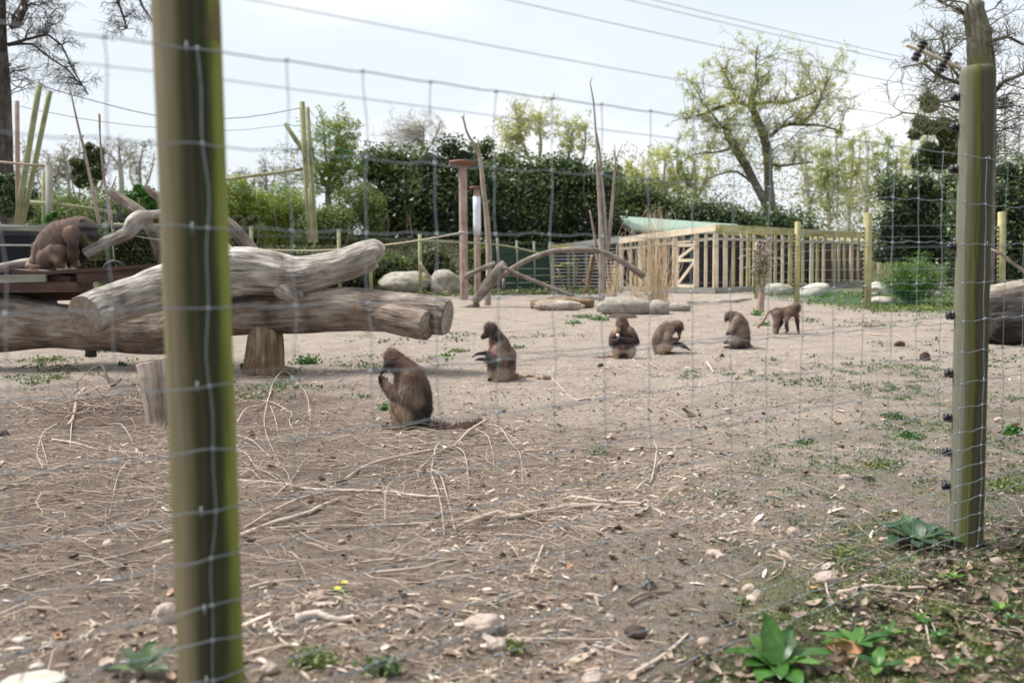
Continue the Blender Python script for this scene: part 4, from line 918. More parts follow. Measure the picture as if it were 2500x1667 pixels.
M_core = plain('dark blocking core', (.006, .011, .005), 1, 0, .5, 12, .05)
HB = 'large dark evergreen bushes along the bank'
bush('dark evergreen bush, leftmost of the big row, lighter feathery top', 962, 318, 640, 92, 39.5, M_laurel, 15000, .15, 7, 26, group=HB)
bush('dark evergreen bush behind the disc pole', 1105, 345, 640, 115, 39, M_holly, 17000, .15, 7, 24, group=HB)
bush('dark evergreen bush right of the disc pole', 1250, 358, 640, 125, 39, M_laurel, 18000, .15, 7, 12, group=HB)
bush('dark evergreen bush behind the tall bare stems', 1400, 380, 640, 110, 39.5, M_holly, 16000, .15, 7, 6, group=HB)
bush('dark evergreen bush above the green roof', 1550, 440, 650, 110, 50, M_laurel, 15000, .18, 7, 0, group=HB)
bush('dark evergreen bush between green roof and oak', 1710, 472, 660, 120, 50, M_holly, 15000, .18, 7, 0, group=HB)
bush('dark evergreen bush under the leaning oak trunk', 1880, 500, 660, 110, 50, M_holly, 13000, .18, 7, 0, group=HB)
bush('light topped laurel crown rising behind the disc pole', 1180, 340, 480, 50, 41, M_laurel, 3500, .15, 4, 0, group=HB)
bush('black green holly mass right of the cage', 2250, 395, 640, 105, 34, M_holly, 14000, .11, 7, 4)
bush('black green holly mass behind the right strainer post', 2455, 370, 700, 140, 30, M_holly, 16000, .11, 8, 4)
bush('ivy covered olive column of foliage left of the right strainer post', 2285, 225, 480, 64, 36, M_ivy, 14000, .11, 5, 0)
BB = 'bright green shrubs on the left bank'
bush('yellow green shrub beside the near left post', 590, 430, 600, 60, 33, M_lime, 8000, .10, 5, 6, core=False, group=BB)
bush('lime green shrub left of the net poles', 690, 440, 600, 74, 34, M_lime, 9000, .09, 6, 8, core=False, group=BB)
bush('lime green shrub at the foot of the spring tree', 800, 500, 600, 70, 33, M_bush, 7500, .10, 6, 6, core=False, group=BB)
bush('pale green loose shrub before the leftmost evergreen', 880, 450, 600, 56, 35, M_bush, 6500, .10, 11, 12, core=False, group=BB)
bush('grey green bush low behind the near left post', 600, 520, 610, 40, 31, M_ivy, 3500, .09, 4, 3, core=True, group=BB)
bush('fresh green laurel beside the near left post, behind the branches', 345, 448, 540, 42, 19, M_plant, 2600, .085, 4, 3)
bush('dark ivy clump on the far left frame edge', 25, 410, 560, 55, 20, M_holly, 5000, .07, 5, 2)
bush('round ivy topped bush left of the bare round tree', 216, 352, 480, 36, 40, M_ivy, 5000, .12, 9, 2)
bush('mixed green hedge behind the far left rail fence', 150, 470, 640, 120, 26, M_bush, 8000, .09, 7, 12, core=False)
bush('bushy hedge low behind the platform', 300, 470, 660, 120, 28, M_ivy, 8000, .09, 7, 8)
bush('small leafy plant left of the platform monkey', 128, 500, 640, 22, 16.5, M_plant, 900, .07, 3, 3, core=False)
# brambles on the bank
for i, (px, pt, pb, hw, Y, mt, tx) in enumerate(((585, 605, 700, 50, 29.5, M_bush, 'left end of the bank by the near post'), (700, 600, 700, 70, 30, M_ivy, 'bank below the net poles'), (830, 605, 700, 80, 32.5, M_ivy, 'bank behind the upper log'), (950, 610, 700, 70, 33.5, M_bush, 'bank above the left boulder'), (1060, 600, 700, 50, 33.5, M_ivy, 'bank left of the disc pole'), (1180, 600, 700, 50, 33.8, M_bush, 'bank behind the forked trunk'))):
    bush('low bramble patch on the '+tx, px, pt, pb, hw, Y, mt, 4200, .10, 6, 8, 'bramble', 'bramble', 'low brambles covering the bank', True, sprig=.15)
# fern shrub right, with feathery sprays
fs = thing('fern_shrub', 'bright green feathery shrub right of the cage', 'shrub', G(2225, 738)); c0 = G(2225, 738); c0.y = 23
S = np.tile([[P(2225, 735, 23).x, 23, GZ(c0.x, 23)]], (150, 1)); an = rng.uniform(0, 6.283, 150); ra = rng.uniform(.15, .95, 150); T = S+np.stack([np.cos(an)*ra, np.sin(an)*ra*.7, rng.uniform(.35, 1.25, 150)*(1.15-ra*.55)], 1)
Cf = curve(S, T, 8, .35, .01); mb = MB(); fast_tubes(mb, Cf, np.full((150, 8), .006), 3); mb.build('stems', M_stem, fs)
mb = MB(); ip = rng.integers(0, 150, 9000); jp = rng.uniform(2, 6.99, 9000); ji = jp.astype(int); pk = Cf[ip, ji]*(1-(jp-ji))[:, None]+Cf[ip, ji+1]*(jp-ji)[:, None]+rng.normal(0, .045, (9000, 3)); leaves(mb, pk, .065, .35, .5); mb.build('foliage', M_fern, fs)

# trees proper -- oak
tree('oak_tree', 'big spreading spring tree with two thick trunks and yellow green leaves', 55,
     [[(1900, 560, 18), (1893, 530, 15), (1882, 498, 12), (1876, 430, 11), (1873, 366, 11), (1860, 320, 10), (1850, 295, 9), (1838, 268, 8), (1834, 238, 7)],
      [(1892, 540, 9), (1868, 490, 11), (1850, 460, 10), (1823, 409, 10), (1794, 360, 10), (1776, 325, 9), (1774, 290, 8)],
      [(1836, 262, 5), (1800, 250, 4.5), (1757, 262, 4), (1720, 278, 3), (1670, 290, 2)], [(1838, 255, 5), (1880, 250, 4), (1930, 248, 3), (1990, 225, 2)],
      [(1880, 335, 5), (1900, 315, 5), (1925, 304, 4.5), (1970, 305, 4), (2010, 308, 2.5), (2060, 325, 1.5)], [(1950, 303, 4), (1990, 270, 3.5), (2003, 240, 3), (2020, 200, 2)],
      [(1776, 322, 4), (1758, 305, 3.5), (1740, 280, 2.5), (1715, 250, 2)], [(1790, 360, 4), (1760, 370, 3), (1725, 374, 2), (1690, 378, 1.5)], [(1874, 400, 4), (1905, 405, 3.5), (1945, 400, 3), (1985, 396, 1.5)], [(1838, 240, 4), (1850, 200, 3), (1845, 160, 2.5), (1850, 110, 1.5)], [(1800, 250, 3), (1780, 200, 2.5), (1760, 160, 1.5)], [(1850, 460, 3), (1800, 420, 3), (1760, 425, 2), (1720, 440, 1.5)]],
     [(1840, 200, 150, 120), (1760, 240, 140, 110), (1980, 230, 130, 120), (1880, 320, 190, 120), (1760, 340, 120, 100)], 330, M_bark_grey, M_yel, 26000, .11, sub=5, subsub=2, rb=.05, rmin=.009)
tree('bare_tree', 'large dark bare tree filling the upper left corner with drooping twigs', 21,
     [[(10, 640, 26), (6, 450, 24), (4, 250, 22), (-4, 120, 20), (-10, -60, 18)], [(25, 68, 7), (50, 50, 6), (62, 20, 6), (50, -20, 6)], [(30, 70, 3), (32, 40, 6), (55, 60, 5), (30, 68, 4)], [(20, 110, 5), (60, 98, 3.5), (115, 84, 3), (150, 110, 2.5), (175, 165, 2), (215, 230, 1.5)], [(20, 110, 4), (80, 108, 3), (120, 140, 2.5), (165, 170, 2), (200, 210, 1.5)],
      [(-10, -60, 12), (120, -90, 8), (250, -60, 5), (290, 10, 3), (310, 70, 2)], [(250, -60, 4), (330, -30, 3), (350, 20, 2.5), (375, 55, 1.5)]],
     [(90, 60, 105, 75), (110, 165, 100, 70), (190, 200, 60, 50), (290, 30, 60, 70), (60, 10, 120, 60), (360, 10, 50, 50)], 150, M_bark_dark, None, 0, sub=8, subsub=2, rb=.02, droop=.5, rmin=.0036, sides=28)
tree('pollarded_tree', 'pollarded tree with a sawn stub rising behind the right strainer post', 17,
     [[(2390, 860, 33), (2392, 600, 32), (2396, 300, 31), (2398, 160, 31), (2390, 100, 28), (2385, 60, 26), (2378, 25, 23), (2385, 4, 18)], [(2395, 130, 18), (2408, 80, 14), (2412, 66, 10)], [(2375, 60, 12), (2362, 44, 9), (2356, 36, 5)],
      [(2385, 215, 8), (2330, 200, 4.5), (2290, 185, 4), (2255, 155, 3), (2200, 165, 1.5)], [(2400, 260, 8), (2450, 200, 5), (2500, 180, 4), (2560, 100, 3)], [(2340, 190, 3), (2310, 140, 3), (2300, 95, 2.5), (2250, 100, 2)], [(2420, 100, 5), (2460, 90, 4), (2500, 110, 3)]],
     [(2300, 150, 110, 110), (2280, 60, 100, 80), (2470, 120, 90, 120), (2480, 300, 70, 120), (2250, 260, 90, 60)], 180, M_bark_grey, None, 0, sub=6, subsub=2, rb=.025, rmin=.0045, sides=32)
tree('spring_tree', 'yellow green spring tree behind the tall net poles', 38,
     [[(805, 600, 9), (806, 530, 8), (800, 470, 7), (806, 430, 5), (820, 380, 3.5), (826, 320, 2)], [(803, 470, 5), (780, 420, 4), (760, 370, 3), (740, 340, 1.5)], [(806, 450, 5), (850, 410, 3.5), (860, 370, 2)], [(806, 440, 3), (795, 380, 3), (790, 300, 1.5)]],
     [(800, 330, 75, 75), (775, 400, 95, 80), (840, 420, 60, 80)], 170, M_bark_grey, M_lime, 12000, .10, sub=5, subsub=2, rb=.03, rmin=.006)
tree('round_bare_tree', 'round pale grey bare tree far off at left', 85, [[(298, 520, 7), (296, 430, 6), (292, 390, 4), (290, 350, 2)], [(296, 410, 3), (270, 380, 2), (255, 365, 1)], [(296, 405, 3), (320, 380, 2), (335, 360, 1)]],
     [(292, 375, 60, 50)], 90, M_bark_wood, None, 0, sub=6, subsub=2, rb=.05, rmin=.011, cat='tree')
tree('slim_bare_tree', 'slim bare tree between the far left poles and round tree', 45, [[(170, 560, 5), (168, 450, 4), (160, 400, 3), (150, 350, 1.5)], [(168, 440, 3), (190, 390, 2), (195, 340, 1)]], [(165, 390, 45, 60), (130, 420, 40, 50)], 90, M_bark_wood, M_bush, 300, .12, sub=6, subsub=2, rb=.03, rmin=.007)
tree('spring_tree', 'pale leafy tree top above the evergreen bushes at centre', 62, [[(1310, 600, 7), (1310, 450, 6), (1320, 360, 4), (1315, 300, 2)], [(1310, 430, 4), (1270, 330, 3), (1258, 270, 1.5)], [(1312, 420, 4), (1380, 400, 3), (1400, 320, 1.5)], [(1310, 480, 4), (1415, 400, 3.5), (1430, 310, 1.5)]],
     [(1290, 300, 80, 65), (1400, 330, 60, 60), (1240, 340, 50, 50)], 150, M_bark_wood, M_yel, 6000, .15, sub=5, subsub=2, rb=.045, rmin=.009)
tree('slim_bare_tree', 'wispy bare tree above the leftmost evergreen bush', 60, [[(1030, 560, 5), (1032, 400, 4), (1035, 310, 2)], [(1032, 390, 3), (1070, 320, 2), (1075, 290, 1)]], [(1030, 320, 70, 50), (960, 330, 45, 35)], 120, M_bark_wood, M_yel, 500, .14, sub=6, subsub=2, rb=.03, rmin=.008)
LB = 'bare trees and scrub beyond the far left rail fence'
for px, top, yy, hw, tx in ((60, 330, 48, 48, 'behind the mossy poles'), (118, 350, 55, 45, 'between the mossy poles and the ivy topped bush'), (235, 340, 60, 42, 'left of the round bare tree'), (345, 330, 50, 46, 'hidden partly by the near left post')):
    tree('bare_tree', 'grey leafless tree in the left background, '+tx, yy, [[(px, 600, 5), (px+5, 500, 4.5), (px-4, 430, 3.5), (px+3, top+30, 1.5)], [(px, 480, 3), (px+24, 420, 2), (px+32, top+40, 1)], [(px, 500, 3), (px-24, 440, 2), (px-30, top+50, 1)]], [(px, (top+470)/2, hw, (470-top)/2)], 60, M_bark_wood, M_bush, 500, .11, LB, sub=5, subsub=1, rb=.03, rmin=.008)
bush('loose olive scrub behind the platform monkey', 120, 425, 640, 100, 32, M_ivy, 7000, .10, 10, 10, core=False, group=LB)
bush('green scrub under the round bare tree', 290, 425, 640, 90, 34, M_bush, 7000, .10, 10, 10, core=False, group=LB)
bush('olive scrub beyond the shrubs right of the near left post', 640, 440, 620, 110, 42, M_ivy, 7000, .12, 10, 10, core=False, group=LB)
WL = ['above the green roof ridge', 'left of the oak, over the roof slope', 'just left of the oak crown', 'under the left side of the oak crown', 'behind the left oak trunk', 'right of the right oak trunk', 'between the oak and the round insulator post', 'over the inner corner of the cage', 'above the round insulator post', 'above the end of the long cage', 'above the bright fern shrub', 'behind the ivy covered olive column', 'left edge of the strainer post', 'right edge of the strainer post', 'at the right frame edge']
WG = 'thin spring trees of the wood behind the cage'
for i, px in enumerate((1500, 1560, 1610, 1665, 1700, 1980, 2025, 2070, 2115, 2160, 2205, 2252, 2320, 2400, 2460)):
    Yw = 66+(i*37 % 17); top = (400, 372, 352, 330, 360, 330, 345, 300, 330, 320, 345, 250, 230, 210, 220)[i]; wv = random.uniform(-14, 14)
    tree('wood_tree', 'slender spring tree of the far wood, '+WL[i], Yw, [[(px, 640, 6), (px+wv*.3, 520, 5), (px+wv, 430, 3.5), (px+wv*1.4, top+30, 1.5)], [(px+wv*.6, 480, 3), (px-22, 410, 2), (px-30, top+40, 1)], [(px+wv*.5, 500, 3), (px+24, 430, 2), (px+30, top+50, 1)]],
         [(px, (top+470)/2, 46, (480-top)/2), (px+10, 470, 50, 55)], 55, M_bark_wood, M_yel if i % 3 else M_lime, 3600 if i < 12 else 1200, .15, WG, sub=6, subsub=1, rb=.04, rmin=.012)
for i, (px, top, tx) in enumerate(((600, 400, 'nearest the near left post'), (650, 380, 'middle of the three'), (700, 395, 'nearest the net poles'))):
    tree('slim_bare_tree', 'small leafless tree over the left bank shrubs, '+tx, 50, [[(px, 580, 4), (px+4, 500, 3), (px-2, top+30, 1.5)], [(px, 500, 2), (px+18, 450, 1.5), (px+20, top+30, 1)]], [(px, top+60, 32, 60)], 60, M_bark_wood, M_bush, 260, .11, 'small leafless trees over the left bank', sub=6, subsub=2, rb=.025, rmin=.007)
# distant wood: undergrowth seen between trunks, haze painted in as a paler leaf colour
mb = MB()
for (x0, x1, yt, Yw, n) in ((1450, 2560, 360, 88, 26000), (540, 1500, 520, 95, 9000), (-400, 540, 520, 80, 9000), (1950, 2700, 420, 62, 9000)):
    px = rng.uniform(x0, x1, n); s = Yw/F0; x = (px-1250)*s; zt = 1.4+(655-yt)*s+fbm(px*.02, px*0, 0, 5, 3)*1.6; z0 = gz(x, np.full(n, Yw)); z = z0+(zt-z0)*rng.uniform(0, 1, n)**1.25; y = Yw+rng.uniform(-3, 3, n)
    leaves(mb, np.stack([x, y, z], 1), .26, .45)
fo = mb.build('far_undergrowth', M_far, None, (0, 80, 1)); tag(fo, 'distant olive undergrowth seen between the tree trunks', 'undergrowth', None, 'stuff')

# small gnarly tree, reeds, young plant
sg = thing('gnarled_sapling', 'small gnarled sapling with looped twigs at its top before the cage', 'tree', G(1857, 760)); Yg = sg.location.y
mb = MB(); pts, rad = smooth_path([P(a, b, Yg) for a, b in ((1855, 764), (1857, 740), (1861, 700), (1863, 660), (1862, 630), (1858, 612))], [.09, .075, .06, .058, .07, .04], .06); tube(mb, pts, rad, 14, True, .2, 3, knot=2); mb.build('trunk', M_pole, sg)
mb = MB(); S = np.array([P(1861, y_, Yg) for y_ in rng.uniform(612, 670, 60)]); T = S+np.stack([rng.normal(0, .16, 60), rng.normal(0, .14, 60), rng.normal(.10, .12, 60)], 1); fast_tubes(mb, curve(S, T, 6, .6, .05), np.full((60, 6), .011), 4)
for k in range(4):
    c = P(1855+k*3, 600+k*9, Yg); a = np.linspace(0, 6.283, 14); tube(mb, np.stack([c.x+.07*np.cos(a), c.y+.03*np.sin(a+k), c.z+.11*np.sin(a)], 1), .012, 5, False)
mb.build('twigs', M_branch, sg)
mb = MB(); leaves(mb, S[rng.integers(0, 60, 700)]+rng.normal(0, .08, (700, 3))+[0, 0, -.15], .05, .5); mb.build('foliage', M_ivy, sg)
def reeds(label, px, py, hpx, spread, n, seed):
    g_ = G(px, py); s = g_.y/F0; root = thing('reed_clump', label, 'reeds', g_); S = np.stack([g_.x+rng.normal(0, spread*.22*s, n), g_.y+rng.normal(0, spread*.2*s, n), np.full(n, g_.z-.03)], 1)
    h = hpx*s*rng.uniform(.45, 1.0, n)**.8; dx = rng.normal(0, spread*.42*s, n); T = S+np.stack([dx, rng.normal(0, .25, n), h*(1-.12*np.abs(dx))], 1)
    mb = MB(); fast_tubes(mb, curve(S, T, 6, .02, .006), rng.uniform(.006, .011, n)[:, None]*np.linspace(1, .35, 6)[None], 4); tag(mb.build('canes', M_cane, root), kind='stuff'); return root
reeds('tall straw coloured reed clump fanning up in front of the cage', 1600, 742, 255, 62, 120, 1)
reeds('small dry reed tuft left of the tall reed clump', 1497, 724, 110, 30, 36, 2)
reeds('sparse dry reeds between arch end and cage corner', 1555, 726, 130, 26, 18, 3)
yp = thing('young_plant', 'lime green big leaved young plant on pale stems behind the arch', 'plant', G(1400, 714)); Yp = yp.location.y
mb = MB()
for l in (((1400, 714), (1406, 680), (1409, 640)), ((1378, 708), (1370, 680), (1361, 655))): tube(mb, smooth_path([P(a, b, Yp) for a, b in l], [.03]*3, .1)[0], .028, 6)
tube(mb, [P(1409, 640, Yp), P(1385, 650, Yp)], .012, 5); tube(mb, [P(1409, 645, Yp), P(1400, 620, Yp)], .012, 5); mb.build('stem', M_branch, yp)
def blade(base, dirv, L_, W_, arch=.3, mat=None, parent=None, name='leaf', up=(0, 0, 1), fold=.25, tw=0, nseg=9, tip=0.):
    d = Vector(dirv).normalized(); u = Vector(up); s = d.cross(u).normalized(); u = s.cross(d).normalized(); b = Vector(base); v = []; K = nseg
    for i in range(K+1):
        t = i/K; wv = W_*math.sin(math.pi*min(1, t**.85*.97+.03))**.75*.5; c = b+d*(L_*t)+u*(arch*L_*(t-1.45*t*t)) + s*(tw*L_*t*t)
        for e_ in (-1, -.5, 0, .5, 1): v.append(c+s*(wv*e_)+u*(fold*wv*abs(e_))+u*(.03*L_*math.sin(7*t+2.4*e_+L_*90))+s*(.012*L_*math.sin(17*t+L_*50)*e_))
    q = [(i*5+j, i*5+j+1, i*5+j+6, i*5+j+5) for i in range(K) for j in range(4)]
    mb = MB(); mb.add([tuple(x) for x in v], q); return mb.build(name, mat, parent)
for i, (px, py) in enumerate(((1400, 618), (1385, 645), (1368, 650), (1425, 650), (1412, 635), (1395, 660), (1440, 655), (1398, 676), (1362, 678), (1408, 606), (1408, 702))):
    for k in range(4):
        a = random.uniform(0, 6.28); blade(P(px, py, Yp), (math.cos(a), math.sin(a)*.6, .1), .26, .17, .2, M_lime, yp)
# ------------------------------------------------------------------ monkeys
def coat_mat():
    m_, t, bs = _mat('monkey coat'); v = attr(t, 'tc', 'Vector'); c = attr(t, 'coat', 'Color')
    n = noise(t, v, 90, 4, (1, 1, .16)); k = ramp(t, n, [(.3, (.72, .72, .72)), (.55, (1, 1, 1)), (.75, (1.25, 1.23, 1.2))])
    t.links.new(mixc(t, 1., c, k, 'MULTIPLY'), bs.inputs['Base Color']); bs.inputs['Roughness'].default_value = .85
    bs.inputs['Sheen Weight'].default_value = .12; bump(t, bs, n, .004, .7); return m_
M_coat = coat_mat()
M_eye = plain('dark glossy eye', (.01, .006, .004), .1, 0, .1)
BROWN = (.138, .084, .060); DKB = (.042, .025, .019); FLANK = (.235, .168, .13); TAN = (.40, .29, .20); BLK = (.016, .012, .011); RUST = (.175, .098, .066); RED = (.40, .07, .06); PINK = (.42, .24, .19); GREYT = (.30, .245, .205)
US, UF = ICO[2]
def monkey(label, Y, crop, ppz, base, chains, paint, bare, default=BROWN, vox=.0075, eyes=(), nfur=9000, fur=.04, zbase=None, redo=None):
    """chains: lists of (zx, zy, depth, r[, squash depth]) in crop-zoom pixels; base: (zx, zy) on the ground"""
    bx, by = crop[0]+base[0]*ppz, crop[1]+base[1]*ppz
    s = ppz*Y/F0; b = P(bx, by, Y)
    if zbase is None: b.z = GZ(b.x, b.y)+.0
    root = thing('brown_monkey', label, 'monkey', tuple(b), 'brown monkeys in the enclosure')
    mb = MB()
    for ch in chains:
        ch = [tuple(c)+(1.,) if len(c) == 4 else c for c in ch]
        for (x0, y0, d0, r0, q0), (x1, y1, d1, r1, q1) in zip(ch[:-1], ch[1:]) if len(ch) > 1 else [(ch[0], ch[0])]:
            L_ = math.dist((x0, y0, d0), (x1, y1, d1)); n = max(1, int(L_/(min(r0, r1)*.28)))
            for i in range(n+1):
                t = i/n; x, y, d, r, q = [a+(b_-a)*t for a, b_ in ((x0, x1), (y0, y1), (d0, d1), (r0, r1), (q0, q1))]
                c = np.array([(x-base[0])*s, d*s, (base[1]-y)*s])
                mb.add(US*np.array([r*s, r*s*q, r*s])+c+np.array(b), None, UF)
            
    tmp = mb.build('tmp', None, None, tuple(b))
    md = tmp.modifiers.new('r', 'REMESH'); md.mode = 'VOXEL'; md.voxel_size = vox
    md = tmp.modifiers.new('s', 'SMOOTH'); md.factor = .5; md.iterations = 4
    dg = bpy.context.evaluated_depsgraph_get(); ev = tmp.evaluated_get(dg); me = bpy.data.meshes.new_from_object(ev, depsgraph=dg)
    bpy.data.objects.remove(tmp)
    nv = len(me.vertices); V = np.zeros(nv*3); me.vertices.foreach_get('co', V); V = V.reshape(-1, 3); NN = np.zeros(nv*3); me.vertices.foreach_get('normal', NN); NN = NN.reshape(-1, 3)
    zx = V[:, 0]/s+base[0]; zy = base[1]-V[:, 2]/s; dd = V[:, 1]/s
    C_ = np.tile(np.array(default), (nv, 1)); W_ = fbm(V[:, 0]*22, V[:, 1]*22, V[:, 2]*7, 5, 2)
    for (px, py, r, colr, *dep) in paint:
        D = np.hypot(zx-px, zy-py)/r
        k = np.clip(1.35-D+W_*.25, 0, 1); k = k*k*(3-2*k)
        if dep: k = k*sst(dep[0]+25, dep[0]-25, dd) if dep[1] < 0 else k*sst(dep[0]-25, dep[0]+25, dd)
        C_ = C_*(1-k[:, None])+np.array(colr)*k[:, None]
    fl = np.ones(nv)
    for (px, py, r) in bare: fl *= sst(.7, 1.25, np.hypot(zx-px, zy-py)/r)
    V2 = V+NN*(.010*fbm(V[:, 0]*16, V[:, 1]*16, V[:, 2]*9, 3, 2)*fl)[:, None]
    V2[:, 2] = np.where(V2[:, 2] < -.01, -.01+(V2[:, 2]+.01)*.1, V2[:, 2]) if zbase is None else V2[:, 2]
    me.vertices.foreach_set('co', V2.ravel())
    a = me.attributes.new('coat', 'FLOAT_COLOR', 'POINT'); c4 = np.ones((nv, 4)); c4[:, :3] = C_; a.data.foreach_set('color', c4.ravel())
    a = me.attributes.new('tc', 'FLOAT_VECTOR', 'POINT'); a.data.foreach_set('vector', V.ravel())
    me.polygons.foreach_set('use_smooth', np.ones(len(me.polygons), bool)); me.materials.clear(); me.materials.append(M_coat)
    o = bpy.data.objects.new('body', me); col.objects.link(o); o.parent = root; o['_o'] = list(b)
    # fur strands
    i = rng.integers(0, nv, nfur); i = i[rng.uniform(0, 1, len(i)) < fl[i]]; n = len(i)
    d = NN[i]*.6+np.array([0, 0, -1.])+rng.normal(0, .2, (n, 3)); d -= NN[i]*np.minimum(0, (d*NN[i]).sum(1)-.28)[:, None]; d /= np.linalg.norm(d, axis=1)[:, None]
    Lf = fur*rng.uniform(.5, 1.2, n)*(.4+.6*fl[i]); sd = np.cross(d, NN[i]); sd /= np.linalg.norm(sd, axis=1)[:, None]+1e-9; wd = .0026
    p0 = V2[i]-NN[i]*.004; t3 = np.stack([p0-sd*wd, p0+sd*wd, p0+d*Lf[:, None]], 1).reshape(-1, 3)+np.array(b)
    fb = MB(); fb.add(t3, None, np.arange(n*3).reshape(n, 3), np.repeat(V2[i], 3, 0)); cf = np.repeat(C_[i]*rng.uniform(.8, 1.3, (n, 1)), 3, 0)
    tag(fb.build('fur', M_coat, root, None, True, cf), kind='stuff')
    for (ex, ey, ed, er) in eyes:
        mb = MB(); v, f = ICO[2]; mb.add(v*er*s+np.array([(ex-base[0])*s, ed*s, (base[1]-ey)*s])+np.array(b), None, f); mb.build('eye', M_eye, root)
    return root, s, b
def fingers(x, y, d, dx, dy, L_, r, spread, n=4, curl=.5, dd=0.):
    """finger chains leaving a palm at (x,y,d) heading (dx,dy) in zoom px"""
    out_ = []; h = math.hypot(dx, dy); ux, uy = dx/h, dy/h; ln = (1.0, 1.12, 1.06, .85)
    for k in range(n):
        o_ = (k-(n-1)/2)*spread; l = L_*ln[k]; px, py = x, y
        out_.append([(px, py, d+o_, r*1.15), (px+ux*l*.45, py+uy*l*.45, d+o_*1.15+dd, r), (px+ux*l*.8-uy*l*curl*.25, py+uy*l*.8+ux*l*curl*.25, d+o_*1.2+dd, r*.9), (px+ux*l*.9-uy*l*curl*.55, py+uy*l*.9+ux*l*curl*.55, d+o_*1.2+dd, r*.8)])
    out_.append([(x-ux*L_*.3, y-uy*L_*.3, d-spread*2.0, r*1.1), (x+ux*L_*.2, y+uy*L_*.2-L_*.1, d-spread*2.9, r*.9), (x+ux*L_*.45, y+uy*L_*.45, d-spread*2.6, r*.8)])
    return out_
# M1 front monkey, seen from its left rear, facing left
Yb = G(985, 1041).y
monkey('front monkey sitting nearest the camera, dark back to the right, eating with head bowed', Yb, (900, 820), .1913, (560, 1155), [
    [(620, 1010, 0, 165, .9), (600, 820, 0, 205, .85), (590, 640, 0, 200, .82), (545, 500, 0, 172, .85), (470, 400, 0, 135, .8), (400, 330, 0, 116, .82), (330, 275, 0, 104, .9)],
    [(670, 900, 0, 150, .9), (660, 720, 0, 150, .9)], [(690, 1050, 0, 90), (560, 1080, 0, 95)],
    [(328, 268, 0, 108, .9), (300, 238, 0, 94, .9)], [(300, 300, 0, 78, .85), (262, 350, 0, 60, .8), (220, 400, 0, 45, .75), (178, 442, 0, 33, .8)], [(255, 290, 0, 36, 1.5), (240, 300, 0, 34, 1.5)],
    [(340, 262, -98, 27, .5), (350, 288, -98, 22, .5)],
    [(540, 500, -120, 95), (510, 660, -165, 84), (475, 815, -165, 66), (455, 840, -160, 52)], [(455, 840, -160, 50), (370, 720, -150, 46), (270, 600, -105, 38), (205, 520, -60, 27)],
    [(400, 560, 120, 80), (340, 700, 150, 56), (310, 790, 140, 46)], [(310, 790, 140, 46), (240, 690, 95, 42), (180, 590, 55, 34), (145, 530, 25, 26)],
    [(620, 1020, -110, 110), (470, 900, -150, 100), (380, 860, -150, 78), (360, 940, -150, 72), (365, 1040, -150, 62), (370, 1120, -140, 46)], [(370, 1125, -140, 36), (280, 1130, -140, 30), (205, 1128, -140, 24), (188, 1120, -140, 17)],
    [(560, 1020, 110, 100), (420, 890, 140, 90), (350, 880, 140, 66), (340, 1000, 140, 58), (350, 1120, 140, 42), (270, 1130, 140, 30), (215, 1135, 140, 22)],
    [(740, 1070, 0, 50), (800, 1112, -30, 38), (880, 1124, -110, 31), (1050, 1127, -250, 29), (1200, 1127, -190, 29), (1330, 1126, 10, 31), (1445, 1124, 190, 31)]]
    + fingers(190, 505, -55, -55, -75, 70, 11, 16, curl=.9)+fingers(140, 525, 20, 10, -70, 66, 11, 16, curl=.7),
    [(560, 560, 300, BROWN), (700, 850, 270, DKB), (760, 1000, 170, BLK), (500, 700, 130, FLANK), (430, 560, 90, BROWN), (400, 1000, 160, TAN), (470, 960, 110, TAN), (330, 1080, 90, TAN), (540, 700, 90, (.24, .185, .15)), (450, 790, 80, BROWN), (500, 870, 55, DKB), (560, 330, 120, RUST), (440, 260, 80, RUST), (330, 225, 60, BROWN), (270, 330, 70, BLK), (200, 420, 70, BLK), (345, 278, 34, BLK), (300, 300, 60, DKB), (420, 980, 140, TAN), (560, 640, 130, FLANK), (620, 780, 110, FLANK), (230, 1130, 80, DKB), (150, 540, 60, DKB), (200, 620, 60, BROWN), (1100, 1135, 240, BROWN), (820, 1120, 50, TAN), (1440, 1120, 80, DKB)],
    [(175, 470, 90), (230, 1130, 70), (240, 360, 60)], vox=.0072, nfur=26000, fur=.048, eyes=((262, 300, -48, 9),))
